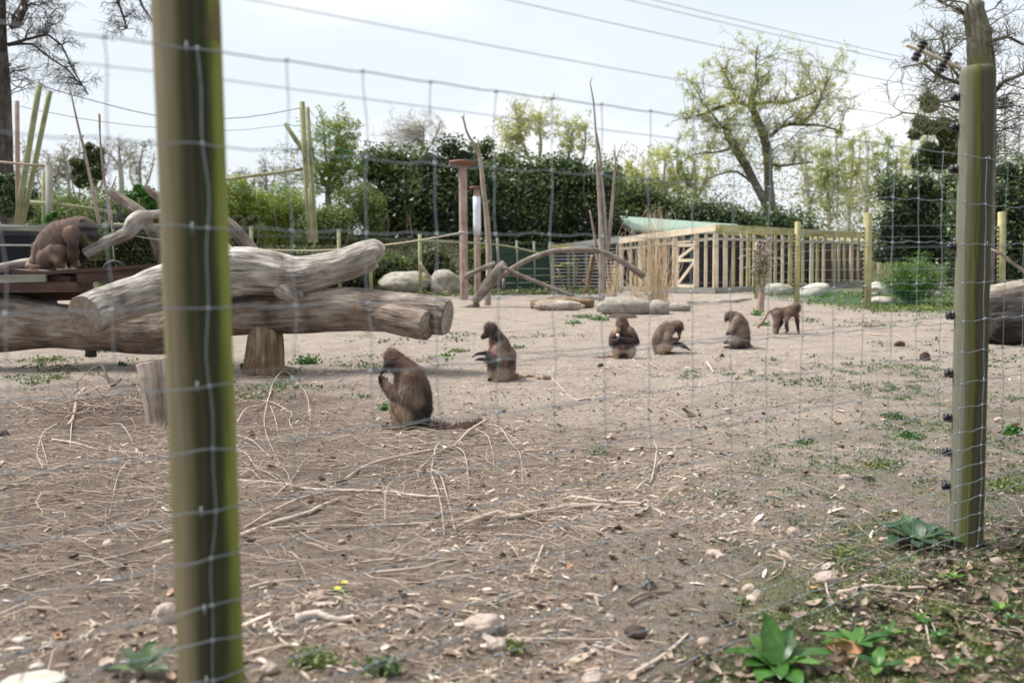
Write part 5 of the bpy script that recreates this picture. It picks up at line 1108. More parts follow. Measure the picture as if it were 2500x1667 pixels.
# M2
Yb = G(1196, 929).y
monkey('monkey sitting upright in profile, red chest patch, dark forearms held out to the left', Yb, (1120, 770), .119, (860, 1335), [
    [(890, 1150, 0, 240, .85), (905, 950, 0, 262, .8), (890, 760, 0, 238, .8), (850, 600, 0, 200, .82), (790, 450, 0, 150, .85), (720, 330, 0, 128, .85)],
    [(1000, 1050, 0, 170), (1010, 800, 0, 170)], [(760, 700, 0, 130), (750, 900, 0, 140)],
    [(700, 280, 0, 125, .9), (640, 250, 0, 105, .9), (620, 215, 0, 80, 1.1)], [(640, 330, 0, 95, .85), (575, 385, 0, 80, .8), (520, 425, 0, 62, .75), (505, 430, 0, 56, .75)], [(560, 228, 0, 30, 2.2), (548, 225, 0, 26, 2.2)], [(800, 400, -60, 90), (770, 480, -60, 60)], [(690, 300, -118, 26, .5), (700, 330, -120, 22, .5)],
    [(870, 620, -170, 120), (930, 780, -220, 105), (980, 880, -215, 82)], [(980, 890, -215, 72), (800, 900, -210, 62), (600, 880, -190, 48), (450, 875, -170, 36), (410, 880, -165, 32)],
    [(760, 600, 150, 90), (700, 720, 180, 66), (660, 775, 170, 50)], [(660, 775, 170, 48), (540, 780, 150, 42), (420, 785, 120, 36), (350, 805, 100, 30)],
    [(900, 1180, -150, 140), (760, 1020, -190, 110), (690, 1000, -190, 90), (690, 1120, -190, 82), (730, 1260, -180, 60)], [(730, 1290, -180, 42), (670, 1300, -180, 38), (610, 1290, -180, 28)],
    [(880, 1180, 150, 130), (740, 1040, 180, 100), (680, 1060, 180, 76), (700, 1250, 180, 56), (640, 1300, 180, 34)],
    [(1090, 1210, 40, 60), (1200, 1280, 180, 42), (1450, 1302, 420, 34), (1590, 1303, 350, 33), (1720, 1304, 110, 34), (1880, 1304, 70, 31)]]
    + fingers(345, 810, 98, -80, 40, 90, 15, 19, curl=-.5)+fingers(400, 880, -165, -80, 14, 70, 14, 18, curl=-.3),
    [(880, 800, 420, FLANK), (760, 1150, 200, TAN), (900, 1200, 210, TAN), (980, 560, 140, BROWN), (1090, 900, 150, BROWN), (1070, 900, 70, DKB), (800, 420, 110, DKB), (760, 500, 80, BLK), (680, 260, 150, DKB), (540, 420, 110, DKB), (570, 320, 50, BLK), (740, 515, 34, RED), (770, 720, 75, PINK), (720, 660, 60, PINK), (520, 790, 150, BLK), (600, 890, 190, BLK), (420, 880, 90, BLK), (340, 820, 100, BLK), (740, 950, 130, DKB), (640, 1300, 90, BLK), (1500, 1260, 330, TAN), (1500, 1290, 90, BROWN)],
    [(540, 400, 110), (400, 850, 150), (640, 1300, 80), (740, 560, 60)], vox=.0075, nfur=18000, fur=.05, eyes=((572, 318, -52, 14),))
# M3 frontal
Yb = G(1517, 874).y
monkey('monkey sitting face on, forearms folded over its chest, holding a scrap of white food', Yb, (1450, 740), .1148, (610, 1180), [
    [(630, 1020, 0, 210, .8), (630, 860, 0, 205, .8), (625, 700, 0, 190, .75), (620, 560, -10, 160, .8), (600, 430, -30, 125, .9)], [(760, 950, -10, 110), (500, 950, -10, 110)],
    [(590, 390, -50, 118), (585, 370, -50, 112)], [(575, 470, -120, 82), (560, 560, -175, 62), (555, 600, -190, 52)], [(560, 430, -135, 36, .8), (620, 430, -135, 36, .8)], [(530, 410, -135, 30), (630, 408, -135, 30)], [(480, 420, -50, 22), (700, 420, -50, 22)],
    [(740, 600, -30, 110), (840, 720, -60, 86), (900, 820, -80, 64)], [(900, 830, -80, 62), (780, 800, -170, 62), (640, 770, -220, 52), (560, 750, -225, 36)],
    [(480, 620, -30, 100), (390, 740, -60, 78), (360, 830, -80, 60)], [(360, 835, -80, 58), (420, 810, -180, 56), (480, 790, -220, 46), (500, 750, -225, 34)],
    [(740, 1050, -60, 110), (790, 1000, -170, 84), (760, 1100, -180, 66), (740, 1150, -190, 46), (740, 1165, -240, 34)], [(500, 1050, -60, 105), (450, 1010, -170, 80), (470, 1110, -180, 60), (480, 1150, -200, 44), (470, 1165, -250, 34)],
    [(420, 1148, 60, 34), (250, 1156, -20, 26), (100, 1158, -90, 24), (-30, 1158, -90, 22)]]
    + fingers(560, 745, -230, -70, -20, 60, 13, 15, curl=-.6)+fingers(500, 745, -240, 30, -60, 50, 13, 15, curl=.6),
    [(630, 600, 250, BROWN), (470, 560, 90, TAN), (740, 540, 60, TAN), (590, 380, 120, BROWN), (590, 330, 60, (.10, .055, .045)), (570, 500, 70, BLK), (555, 590, 70, BLK), (640, 820, 190, DKB), (400, 800, 110, BLK), (860, 800, 120, BLK), (560, 750, 120, BLK), (620, 1000, 110, RUST), (560, 980, 60, (.38, .10, .07)), (770, 1050, 120, TAN), (450, 1050, 110, TAN), (600, 1170, 150, DKB)],
    [(560, 550, 80), (540, 760, 110)], vox=.0085, nfur=9000, fur=.045, eyes=((545, 478, -185, 13), (607, 478, -185, 13)))
# M4
Yb = G(1620, 863).y
monkey('crouched monkey facing right, hand at its mouth, beside the face on one', Yb, (1450, 740), .1148, (1440, 1070), [
    [(1400, 930, 0, 140, .9), (1385, 780, 0, 158, .85), (1440, 640, 0, 160, .82), (1560, 540, 0, 150, .82), (1660, 490, 0, 120, .85), (1750, 460, 0, 92, .9)], [(1320, 820, 0, 90), (1340, 960, 0, 80)],
    [(1790, 450, 0, 90, .9), (1830, 470, 0, 76, .9)], [(1810, 530, 0, 78, .8), (1820, 600, 0, 58, .75), (1815, 640, 0, 46, .75)], [(1890, 520, 0, 26, 2.0), (1880, 530, 0, 26, 2)], [(1780, 430, -84, 24, .5)],
    [(1590, 570, -110, 100), (1540, 700, -130, 76), (1500, 790, -130, 52)], [(1500, 795, -130, 48), (1620, 780, -120, 44), (1740, 760, -95, 38), (1810, 740, -60, 28)],
    [(1600, 600, 110, 80), (1620, 760, 120, 50), (1700, 780, 90, 42), (1800, 770, 60, 34)],
    [(1420, 960, -80, 120), (1540, 880, -120, 90), (1590, 880, -120, 70), (1560, 980, -120, 56), (1540, 1045, -120, 40)], [(1540, 1050, -120, 32), (1640, 1050, -120, 26), (1700, 1045, -120, 20)],
    [(1500, 900, 90, 80), (1640, 850, 110, 50), (1780, 855, 110, 40), (1900, 895, 90, 34), (1990, 960, 80, 26), (2040, 990, 80, 22)]]
    + fingers(1815, 735, -50, 10, -50, 50, 12, 14, curl=-.8)+fingers(2040, 995, 80, 40, 25, 44, 11, 12, curl=.3),
    [(1450, 650, 320, FLANK), (1500, 500, 170, BROWN), (1320, 780, 120, BROWN), (1560, 640, 90, GREYT), (1420, 980, 120, TAN), (1560, 930, 90, TAN), (1780, 440, 90, BROWN), (1810, 560, 75, BLK), (1720, 550, 60, DKB), (1700, 770, 150, BROWN), (1810, 750, 70, DKB), (1850, 890, 150, BLK), (2010, 980, 90, BLK), (1620, 1055, 110, DKB)],
    [(1820, 600, 70), (1810, 745, 60), (2020, 980, 80)], vox=.0085, nfur=8000, fur=.042)
# M5
Yb = G(1798, 850).y
monkey('monkey sitting with its rounded back turned, head bowed left, just left of the walking one', Yb, (1700, 710), .1276, (820, 1095), [
    [(850, 960, 0, 165, .9), (855, 800, 0, 178, .85), (830, 650, 0, 165, .82), (780, 540, 0, 128, .85), (720, 470, 0, 86, .85), (650, 460, 0, 66, .9)], [(920, 900, 0, 115), (930, 760, 0, 90)],
    [(640, 455, 0, 76, .9), (600, 480, 0, 64, .9), (570, 530, 0, 46, .8), (560, 560, 0, 30, .8)], [(605, 425, -60, 24, .6)],
    [(740, 560, -100, 80), (670, 660, -120, 56), (640, 740, -115, 44)], [(640, 740, -115, 42), (610, 790, -100, 44), (585, 805, -90, 38)],
    [(720, 600, 90, 70), (650, 760, 100, 40), (600, 820, 60, 34)],
    [(800, 980, -90, 110), (690, 900, -120, 76), (660, 960, -120, 66), (665, 1040, -115, 50)], [(660, 1065, -115, 34), (570, 1062, -115, 26), (505, 1060, -115, 20)], [(640, 930, 90, 40), (580, 985, 90, 30), (560, 1000, 90, 26)],
    [(980, 1020, 0, 60), (1030, 1062, 60, 30), (1120, 1070, 220, 22), (1200, 1073, 300, 21), (1290, 1074, 280, 19)]]
    + fingers(575, 810, -88, -30, 20, 40, 11, 12, curl=.4),
    [(830, 700, 300, FLANK), (950, 850, 160, BROWN), (1000, 900, 90, DKB), (900, 560, 120, BROWN), (700, 960, 130, GREYT), (680, 840, 90, GREYT), (620, 640, 70, TAN), (720, 600, 70, FLANK), (610, 460, 70, BROWN), (565, 530, 40, BLK), (590, 805, 60, DKB), (570, 985, 40, BLK), (600, 1075, 120, DKB), (820, 1060, 130, DKB), (1200, 1040, 150, TAN)],
    [(565, 540, 40), (585, 805, 50), (560, 1060, 70)], vox=.0088, nfur=8000, fur=.045)
# M6 standing
Yb = G(1898, 815).y
monkey('monkey walking on all fours with its tail hanging to the left, rightmost of the group', Yb, (1700, 710), .1276, (1700, 810), [
    [(1515, 410, 0, 92, .8), (1600, 410, 0, 92, .8), (1700, 420, 0, 100, .8), (1790, 380, 0, 108, .8), (1860, 340, 0, 100, .8), (1910, 290, 0, 78, .8)],
    [(1920, 265, 30, 66), (1955, 285, 60, 62), (1985, 320, 90, 46), (1990, 360, 100, 34)],
    [(1510, 440, -50, 82), (1515, 540, -60, 62), (1490, 640, -60, 42), (1475, 730, -60, 30), (1480, 785, -60, 26), (1520, 800, -60, 20)], [(1570, 470, 50, 76), (1640, 580, 60, 46), (1590, 680, 60, 32), (1555, 760, 60, 26), (1570, 790, 60, 20)],
    [(1740, 420, -70, 76), (1700, 530, -85, 44), (1700, 640, -85, 34), (1720, 740, -80, 27), (1715, 770, -80, 24), (1680, 780, -80, 16)],
    [(1900, 370, 30, 78), (1925, 500, 30, 44), (1945, 640, 20, 32), (1958, 760, 10, 24), (1960, 815, 5, 24)],
    [(1450, 380, 0, 34), (1400, 375, 0, 22), (1350, 430, -10, 20), (1290, 540, -20, 20), (1220, 620, -30, 21), (1170, 668, -35, 20)]]
    + fingers(1690, 775, -80, -30, 8, 30, 9, 10, curl=.0)+fingers(1960, 815, 5, 5, 12, 26, 9, 10, curl=.0),
    [(1650, 400, 260, BROWN), (1500, 560, 110, FLANK), (1850, 360, 90, BROWN), (1910, 330, 55, DKB), (1930, 420, 60, RUST), (1940, 650, 120, DKB), (1720, 700, 110, DKB), (1560, 760, 60, DKB), (1480, 740, 70, TAN), (2000, 320, 44, GREYT), (1280, 540, 160, (.24, .15, .08)), (1620, 620, 60, DKB), (1680, 500, 70, FLANK)],
    [(1480, 790, 40), (1700, 775, 50), (1960, 800, 50)], vox=.0088, nfur=8000, fur=.035)
# M0 platform
monkey('monkey sitting up on the plank platform at far left, dark face lowered', 12.45, (0, 400), .319, (400, 787), [
    [(370, 690, 0, 98, .85), (400, 620, 0, 118, .82), (460, 560, 0, 118, .8), (530, 520, 0, 96, .82), (590, 480, 0, 66, .85), (640, 455, 0, 50, .9)], [(330, 650, 0, 76), (310, 720, 0, 66), (420, 720, 0, 64)],
    [(655, 460, 0, 50, .9), (690, 475, 0, 44, .9)], [(700, 505, 0, 50, .8), (715, 540, 0, 42, .75), (728, 562, 0, 32, .75)], [(730, 478, 0, 14, 2), (736, 500, 0, 12, 1.5)], [(655, 440, -46, 14, .5)],
    [(585, 540, -62, 62), (600, 620, -80, 42), (590, 700, -78, 34), (595, 760, -70, 22), (610, 778, -70, 15)], [(570, 560, 60, 54), (630, 640, 70, 34), (610, 730, 60, 26), (615, 775, 60, 16)],
    [(380, 720, -60, 66), (460, 670, -86, 56), (510, 665, -86, 46), (490, 730, -84, 38), (470, 770, -84, 22), (520, 780, -84, 14)], [(400, 720, 60, 60), (520, 680, 70, 40), (500, 770, 70, 20)],
    [(270, 730, 10, 34), (235, 750, 0, 26), (228, 775, -20, 18), (290, 783, -60, 15), (360, 783, -80, 12)]],
    [(430, 620, 220, (.135, .085, .068)), (500, 440, 90, RUST), (560, 500, 80, (.16, .085, .055)), (650, 440, 44, RUST), (722, 528, 88, BLK), (655, 445, 22, BLK), (600, 640, 60, DKB), (600, 740, 60, DKB), (470, 720, 36, TAN), (500, 640, 60, (.12, .07, .055)), (235, 740, 50, TAN), (290, 778, 60, RUST)],
    [(705, 540, 40), (600, 770, 30)], vox=.0075, nfur=12000, fur=.045, zbase=1, eyes=((716, 500, -28, 5),))
# food scrap in hand
mb = MB(); c = P(1508, 818, G(1517, 874).y-.42); blob(mb, tuple(c), .022, .015, .02, 2, .2, 2); tag(mb.build('food_scrap', M_food, None, tuple(c)), 'pale food scrap in the hands of the face on monkey', 'food')

# ------------------------------------------------------------------ litter on the ground
def rand_ground(n, dens, x0=-5, x1=7.5, y0=2.1, y1=13):
    """positions in world space, thinned by a density function"""
    x = rng.uniform(x0, x1, n); y = rng.uniform(y0, y1, n); k = rng.uniform(0, 1, n) < dens(x, y); x, y = x[k], y[k]
    ok = np.abs(x) < (y*.56+.6); x, y = x[ok], y[ok]
    return np.stack([x, y, gfine(x, y)+.004], 1)
def bandw(x, y):   # straw and twigs densest 3.5-7 m away, thinning right and far
    return (.25+.75*sst(8.0, 5.6, y))*(.35+.65*sst(2.6, .3, x-.12*y))*(.12+.88*sst(-.15, .35, fbm(x*1.1, y*1.1, 0, 91, 3)))
def outf(x, y): return sst(.3, -.1, fside(x, y))*sst(.2, 1.0, x)
# wood chips and bark shreds (bent slivers)
SL = np.array([(-.5, -.09, 0), (-.5, .07, .0), (-.15, -.12, .04), (-.15, .12, .05), (.2, -.1, .03), (.2, .11, .045), (.5, -.03, 0), (.5, .05, .0)])
SQ = [(0, 2, 3, 1), (2, 4, 5, 3), (4, 6, 7, 5)]
p = rand_ground(90000, bandw); mb = MB(); n = len(p); L_ = rng.lognormal(-3.5, .5, n); W_ = L_*rng.uniform(.35, 1.4, n)
scatter(mb, SL, SQ, p+[0, 0, .002], np.stack([L_, W_, L_], 1), rz=rng.normal(.15, .9, n), tilt=.28, quad=True); tag(mb.build('wood_chips', M_chip, None, (0, 5, 0)), 'pale wood chips and bark shreds strewn over the soil', 'wood chips', None, 'stuff')
# straw
p = rand_ground(44000, bandw); n = len(p); Ls = rng.lognormal(-2.5, .6, n); a = rng.normal(.2, .9, n); d = np.stack([np.cos(a), np.sin(a), rng.normal(0, .12, n)], 1)
mb = MB(); T = p+d*Ls[:, None]; T[:, 2] = np.maximum(T[:, 2], gfine(T[:, 0], T[:, 1])+.003); C_ = curve(p+[0, 0, .004], T, 4, .08, .03); fast_tubes(mb, C_, np.full((n, 4), 1.)*rng.uniform(.0008, .0020, n)[:, None]); tag(mb.build('straw', M_straw, None, (0, 5, 0)), 'thin straw stalks scattered over the near soil', 'straw', None, 'stuff')
# long thin twigs
def twd(x, y): return (sst(9, 7.2, y)*sst(3.6, 5.0, y))*(.10+.90*sst(1.2, -.6, x))
p = rand_ground(6000, twd, -4.5, 3.5); n = len(p); Ls = rng.uniform(.2, .85, n); a = rng.normal(.12, .55, n); a = np.where(rng.uniform(0, 1, n) < .2, rng.uniform(0, 3.1, n), a)
d = np.stack([np.cos(a), np.sin(a), np.zeros(n)], 1); T = p+d*Ls[:, None]; C_ = curve(p, T, 9, .05, .012); gzz = gfine(C_[..., 0], C_[..., 1]); C_[..., 2] = gzz+.006+np.abs(fbm(C_[..., 0]*4, C_[..., 1]*4, np.arange(n)[:, None]*1., 4, 1))*.06
mb = MB(); fast_tubes(mb, C_, rng.uniform(.0014, .0034, n)[:, None]*np.linspace(1, .5, 9)[None], 4); tag(mb.build('fine_twigs', M_twig, None, (0, 6, 0)), 'tangle of long fine dry twigs lying across the near soil', 'twigs', None, 'stuff')
# far litter, crumbs, pebbles
def fard(x, y): return sst(5.5, 9, y)*.8+.15
p = rand_ground(17000, fard, -9, 14, 5, 24); n = len(p); mb = MB(); L_ = rng.lognormal(-3.6, .5, n); scatter(mb, SL, SQ, p+[0, 0, .004], np.stack([L_, L_*.9, L_], 1), rz=rng.normal(0, 1.2, n), tilt=.3, quad=True); tag(mb.build('far_litter', M_crumb, None, (0, 14, 0)), 'brown crumbs and shreds dotting the far bare soil', 'litter', None, 'stuff')
v, f = ICO[0]; vv = v*np.array([1, .8, .55])+.12*fbm(v[:, 0]*2, v[:, 1]*2, v[:, 2]*2, 3)[:, None]*v
def peb(x, y): return np.clip(.25+.75*outf(x, y)+.5*sst(5, 3, y), 0, 1)*(.4+.6*sst(-.2, .4, fbm(x, y, 0, 44, 2)))
p = rand_ground(20000, peb, -4, 7.5, 2.1, 10); n = len(p); mb = MB(); scatter(mb, vv, f, p, rng.lognormal(-4.75, .45, n), tilt=.4); tag(mb.build('pebbles', M_crumb, None, (0, 4, 0)), 'small pebbles and soil crumbs over the near ground', 'pebbles', None, 'stuff')
OV = np.array([(1, 0, 0), (-1, 0, 0), (0, .8, 0), (0, -.8, 0), (0, 0, .6), (0, 0, -.6)]); OF = [(0, 2, 4), (2, 1, 4), (1, 3, 4), (3, 0, 4), (2, 0, 5), (1, 2, 5), (3, 1, 5), (0, 3, 5)]
p = rand_ground(72000, lambda x, y: (.2+.8*sst(9, 4, y))*(.25+.75*sst(-.3, .4, fbm(x*1.7, y*1.7, 0, 144, 3))), -5, 8, 2.1, 12); n = len(p); mb = MB(); scatter(mb, OV, OF, p, rng.lognormal(-5.3, .5, n), tilt=.8); tag(mb.build('soil_crumbs', M_crumb, None, (0, 4, 0)), 'fine crumbs of loose soil over the near ground', 'soil crumbs', None, 'stuff')
p = rand_ground(1400, peb, -4, 7.5, 2.1, 8); n = len(p); mb = MB(); scatter(mb, vv, f, p, rng.lognormal(-4.0, .35, n), tilt=.4, rnd=rng.uniform(.5, 1, n)); tag(mb.build('gravel', M_dleaf, None, (0, 4, 0)), 'pale gravel stones mixed into the near ground', 'gravel', None, 'stuff')
# dead leaves: curled
DL = []; 
for i, x in enumerate((-.5, -.25, 0, .25, .5)):
    w_ = (.05, .26, .34, .26, .03)[i]; zc = .12*abs(x)*2
    DL += [(x, -w_, zc+.10), (x, 0, zc), (x, w_, zc+.12)]
DQ = [(i*3+j, i*3+j+1, i*3+j+4, i*3+j+3) for i in range(4) for j in (0, 1)]
def dld(x, y): return np.clip(.05+.95*outf(x, y)+.12*sst(5, 3, y), 0, 1)
p = rand_ground(30000, dld, -3, 7.5, 2.0, 9); n = len(p); mb = MB(); scatter(mb, DL, DQ, p+[0, 0, .006], rng.lognormal(-3.4, .4, n), tilt=.45, quad=True); tag(mb.build('dead_leaves', M_dleaf, None, (2, 4, 0)), 'brown curled dead leaves carpeting the outside of the fence', 'dead leaves', None, 'stuff')
# weeds: low leaf clusters
def weeds(label, name, n, dens, x0, x1, y0, y1, ls, m_, mat, spread, hh=.03):
    p = rand_ground(n, dens, x0, x1, y0, y1); k = len(p); i = np.repeat(np.arange(k), m_); q = p[i]+rng.normal(0, 1, (k*m_, 3))*np.array([spread, spread, 0])+np.stack([np.zeros(k*m_)]*2+[np.abs(rng.normal(0, hh, k*m_))], 1); q[:, 2] += gfine(q[:, 0], q[:, 1])-p[i][:, 2]
    mb = MB(); leaves(mb, q, ls, .6, 1.2); tag(mb.build(name, mat, None, (float(p[:, 0].mean()), float(p[:, 1].mean()), 0)), label, 'weeds' if 'moss' not in name else 'moss', None, 'stuff')
cl = lambda x, y, s_, a, b: sst(a, b, fbm(x*s_, y*s_, 0, 123, 2))
weeds('small green weeds scattered over the soil at right', 'low_weeds', 3200, lambda x, y: cl(x, y, .9, .05, .35)*sst(.2, 2.2, x-(y-5)*.05)*.9, -1, 7, 3, 12, .022, 26, M_weed, .035, .012)
weeds('bright moss and grass patches by the near fence', 'moss_patches', 3200, lambda x, y: cl(x, y, 1.3, -.02, .2)*(.08+.92*sst(.8, .2, fside(x, y)))*sst(.3, 1.2, x), -1, 7, 2.0, 7, .014, 60, M_moss, .045, .010)
weeds('sparse weeds around the log pile', 'log_weeds', 420, lambda x, y: cl(x, y, 1.1, .12, .4)*sst(-.6, -1.6, x), -7, 0, 9.5, 13.5, .04, 18, M_weed, .06, .02)
weeds('sparse weeds on the far bare soil', 'far_weeds', 900, lambda x, y: cl(x, y, .5, .2, .4), -5, 12, 10, 22, .045, 12, M_weed, .07, .02)
weeds('low grass strip along the cage and inner fence', 'cage_grass', 5200, lambda x, y: sst(19.6, 21.5, y+fbm(x*.6, y*.6, 0, 9)*1.0)*sst(6.8, 8.5, x)*.9, 6, 18, 19, 30, .07, 9, M_bush, .14, .035)
weeds('ground ivy covering the foot of the left bank', 'bank_groundcover', 4500, lambda x, y: .9+0*x, -14, 3, 30.2, 38, .10, 8, M_ivy, .22, .06)
def clump(label, px, py, wpx, n, ls, mat=M_weed, h=.04, group='little weed tufts on the open soil', name='weed_tuft'):
    g_ = G(px, py); s = wpx*g_.y/F0/2; q = np.array(g_)+np.stack([rng.normal(0, s*.5, n), rng.normal(0, s*.45, n), np.abs(rng.normal(0, h, n))], 1); mb = MB(); leaves(mb, q, ls, .6, .6); return tag(mb.build(name, mat, None, tuple(g_)), label, 'weed', None if wpx >= 46 else group, 'stuff' if wpx >= 46 else None)
for a in (('broad green weed tuft at the right foot of the brown support stump', 752, 888, 60, 260, .05, M_plant, .05), ('dark green tuft left of the brown support stump', 600, 900, 26, 90, .05, M_plant, .04), ('leafy weeds under the trunk at far left', 262, 856, 90, 260, .05, M_plant, .05), ('weed patch between trunk and left frame edge', 120, 880, 120, 300, .04, M_moss, .02), ('two small weeds above the wet soil at left', 145, 925, 60, 120, .035, M_moss, .02), ('tiny weed row right of the pale stump top', 300, 893, 30, 70, .04, M_weed, .03),
          ('weeds beside the small stone before the slab', 1428, 776, 70, 160, .06, M_weed, .04), ('green weeds right of those, left of the burrow', 1465, 782, 50, 150, .06, M_plant, .04), ('small green weed above the face on monkey', 1402, 790, 34, 110, .05, M_plant, .03), ('bright tuft at the foot of the gnarled sapling', 1848, 770, 26, 110, .06, M_fern, .05), ('weed behind the walking monkey tail', 1862, 795, 40, 90, .05, M_weed, .03),
          ('green tuft just left of the front monkey feet', 940, 1002, 34, 110, .035, M_plant, .03), ('bluish weed on the soil below the middle monkeys', 1458, 1106, 46, 160, .025, M_weed, .02), ('weed right of the brown twig heap', 1260, 850, 50, 90, .04, M_weed, .02), ('sparse weed left of the second monkey', 1120, 858, 60, 120, .04, M_moss, .02), ('bright weed near the second monkey hand', 1090, 870, 30, 70, .04, M_fern, .02),
          ('weed row at right below the dark clods', 2180, 1020, 70, 200, .03, M_weed, .02), ('darker weed row under the first one at right', 2220, 1068, 90, 240, .03, M_plant, .02), ('weeds left of the right strainer post, low', 1960, 1085, 60, 140, .028, M_weed, .02), ('yellowish weed above the right broad leaved dock', 2150, 1140, 70, 180, .028, M_moss, .015), ('dark leafy weed behind the right strainer post', 2470, 1058, 50, 160, .04, M_plant, .03), ('grass patch right of the right strainer post', 2450, 1190, 110, 420, .028, M_moss, .025),
          ('bright moss cushion below the dock plant', 2050, 1350, 120, 700, .016, M_moss, .012), ('green moss strip under the fence skirt', 2190, 1420, 120, 700, .016, M_moss, .015), ('lime green grass patch at bottom centre left', 760, 1620, 130, 500, .02, M_moss, .02), ('small leafy weed at bottom centre', 930, 1640, 90, 200, .03, M_weed, .025), ('green tuft by the pink stones at bottom centre', 1250, 1590, 60, 120, .025, M_moss, .02), ('moss patch in the bottom right corner', 2400, 1590, 160, 800, .018, M_moss, .015), ('moss patch right of the broad leaved plant', 2210, 1610, 120, 500, .018, M_moss, .015), ('moss strip below the right strainer post foot', 2300, 1490, 120, 500, .018, M_moss, .015), ('small moss ball in the stones', 1815, 1475, 40, 220, .014, M_moss, .012)):
    clump(*a[:7], h=a[7])
# broad-leaved plants
def rosette(label, px, py, specs, mat=M_plant, name='broad_leaf_plant', h0=.02):
    g_ = G(px, py); root = thing(name, label, 'plant', g_)
    for (ang, el, L_, W_, ar) in specs:
        d = (math.cos(R(ang))*math.cos(R(el)), math.sin(R(ang))*math.cos(R(el)), math.sin(R(el))); blade(g_+Vector((0, 0, h0)), d, L_, W_, ar, mat, root, tw=random.uniform(-.1, .1))
    return root
rosette('green plant with broad pointed leaves at the bottom edge right of centre', 1895, 1640, [(95, 62, .20, .10, .02), (50, 42, .19, .09, .15), (8, 16, .24, .10, .28), (168, 22, .20, .09, .28), (235, 6, .18, .105, .22), (290, 4, .18, .10, .25), (205, 16, .17, .08, .3), (335, 22, .17, .08, .25), (125, 38, .17, .09, .18), (262, 14, .15, .08, .3), (78, 50, .18, .07, .06)])
rosette('bluish green low leafy weed left of the right strainer post foot', 2235, 1330, [(90, 34, .21, .12, .15), (40, 24, .22, .12, .25), (140, 26, .22, .12, .25), (200, 12, .22, .11, .3), (340, 12, .24, .12, .3), (250, 12, .17, .10, .3), (290, 14, .18, .10, .3), (0, 22, .20, .11, .28), (170, 30, .18, .1, .2), (65, 40, .17, .1, .1), (115, 36, .16, .09, .1)], M_dock)
rosette('toothed low green plant trailing right of the broad leaved plant', 2090, 1585, [(160, 15, .18, .06, .2), (190, 12, .15, .05, .2), (20, 14, .18, .055, .2), (350, 14, .14, .05, .2), (280, 20, .12, .06, .2), (120, 30, .10, .05, .2), (60, 20, .13, .05, .2)])
rosette('pale blue green weed leaves at the bottom left by the near post', 350, 1650, [(150, 30, .13, .06, .2), (100, 40, .12, .05, .2), (40, 30, .13, .06, .2), (200, 14, .12, .05, .2), (330, 15, .13, .055, .2), (70, 55, .11, .05, .1)], M_weed)
rosette('small green plant at the bottom edge right of the trailing one', 2140, 1640, [(60, 30, .11, .05, .2), (150, 25, .11, .05, .2), (250, 10, .10, .045, .2), (330, 20, .12, .05, .2)])
for i in range(7):
    rosette('small green seedling among the dead leaves, %s' % ('nearest the strainer post foot', 'left of the moss corner', 'beside the curved grass stalk', 'at the right frame edge', 'right of the trailing plant', 'near the bottom edge', 'above the moss corner')[i], (2330, 2290, 2250, 2470, 2170, 2340, 2440)[i], (1425, 1570, 1530, 1530, 1560, 1640, 1500)[i], [(k*72+i*30, random.uniform(15, 45), random.uniform(.04, .075), .028, .2) for k in range(5)], M_plant if i % 2 else M_fern, 'seedling')
# yellow flowers
fl = thing('yellow_flowers', 'two little yellow flowers on dark leaves near the bottom left', 'flowers', G(828, 1450))
for (px, py) in ((824, 1455), (841, 1440)):
    g_ = G(px, py); mb = MB(); tube(mb, [g_, g_+Vector((0, 0, .03))], .0012, 4); mb.build('stem', M_plant, fl); pm = MB()
    for k in range(7):
        a = k*.9; c = g_+Vector((0, 0, .031)); pm.add([tuple(c), tuple(c+Vector((.012*math.cos(a-.3), .012*math.sin(a-.3), .006))), tuple(c+Vector((.02*math.cos(a), .02*math.sin(a), .008))), tuple(c+Vector((.012*math.cos(a+.3), .012*math.sin(a+.3), .006)))], [(0, 1, 2, 3)])
    pm.build('petals', M_yellow, fl, smooth=False)
for k in range(9): blade(G(820, 1448), (math.cos(k*.7), math.sin(k*.7), .4), .05, .022, .2, M_weed, fl)
# individual stones
SG = 'stones lying near the fence line'
for a in (('pinkish angular rock at bottom centre', 1180, 1545, 90, 48, 51), ('rounded pink stone just below the angular rock', 1210, 1590, 56, 34, 52), ('triangular pinkish stone left of the near post', 402, 1522, 62, 58, 53), ('pale pointed stone below the dock plant', 2020, 1425, 54, 34, 54), ('pinkish flat stone low right of centre', 1830, 1450, 36, 28, 55), ('orange pink stone beside it', 1850, 1468, 30, 30, 56), ('cream rounded stone at the bottom edge near centre', 1450, 1672, 60, 34, 57), ('grey white stone right of the near post at the bottom', 655, 1645, 46, 30, 58), ('mid size grey stone on the soil left of the strainer post', 2066, 1172, 30, 16, 59), ('small round stone under the twigs at centre', 1505, 1292-150, 14, 10, 60),
          ('pale stone at the lower right of the thick curved stick', 1745, 1358, 40, 16, 61), ('buff stone between moss and skirt', 1940, 1310, 34, 24, 62), ('small buff stone behind the strainer post', 2440, 1030, 20, 14, 63), ('white stone on leaves below the strainer post', 2345, 1445, 14, 12, 64), ('mossy lump of earth near the bottom centre', 1555, 1560, 60, 34, 65), ('brown stone at centre bottom', 1490, 1515, 26, 20, 66), ('light stone left of moss ball', 1760, 1366, 26, 18, 67)):
    rock(*a[:5], M_stone if 'mossy' not in a[0] else M_clod, a[5], name='stone', cat='stone', k=3, rough=.3, group=SG)
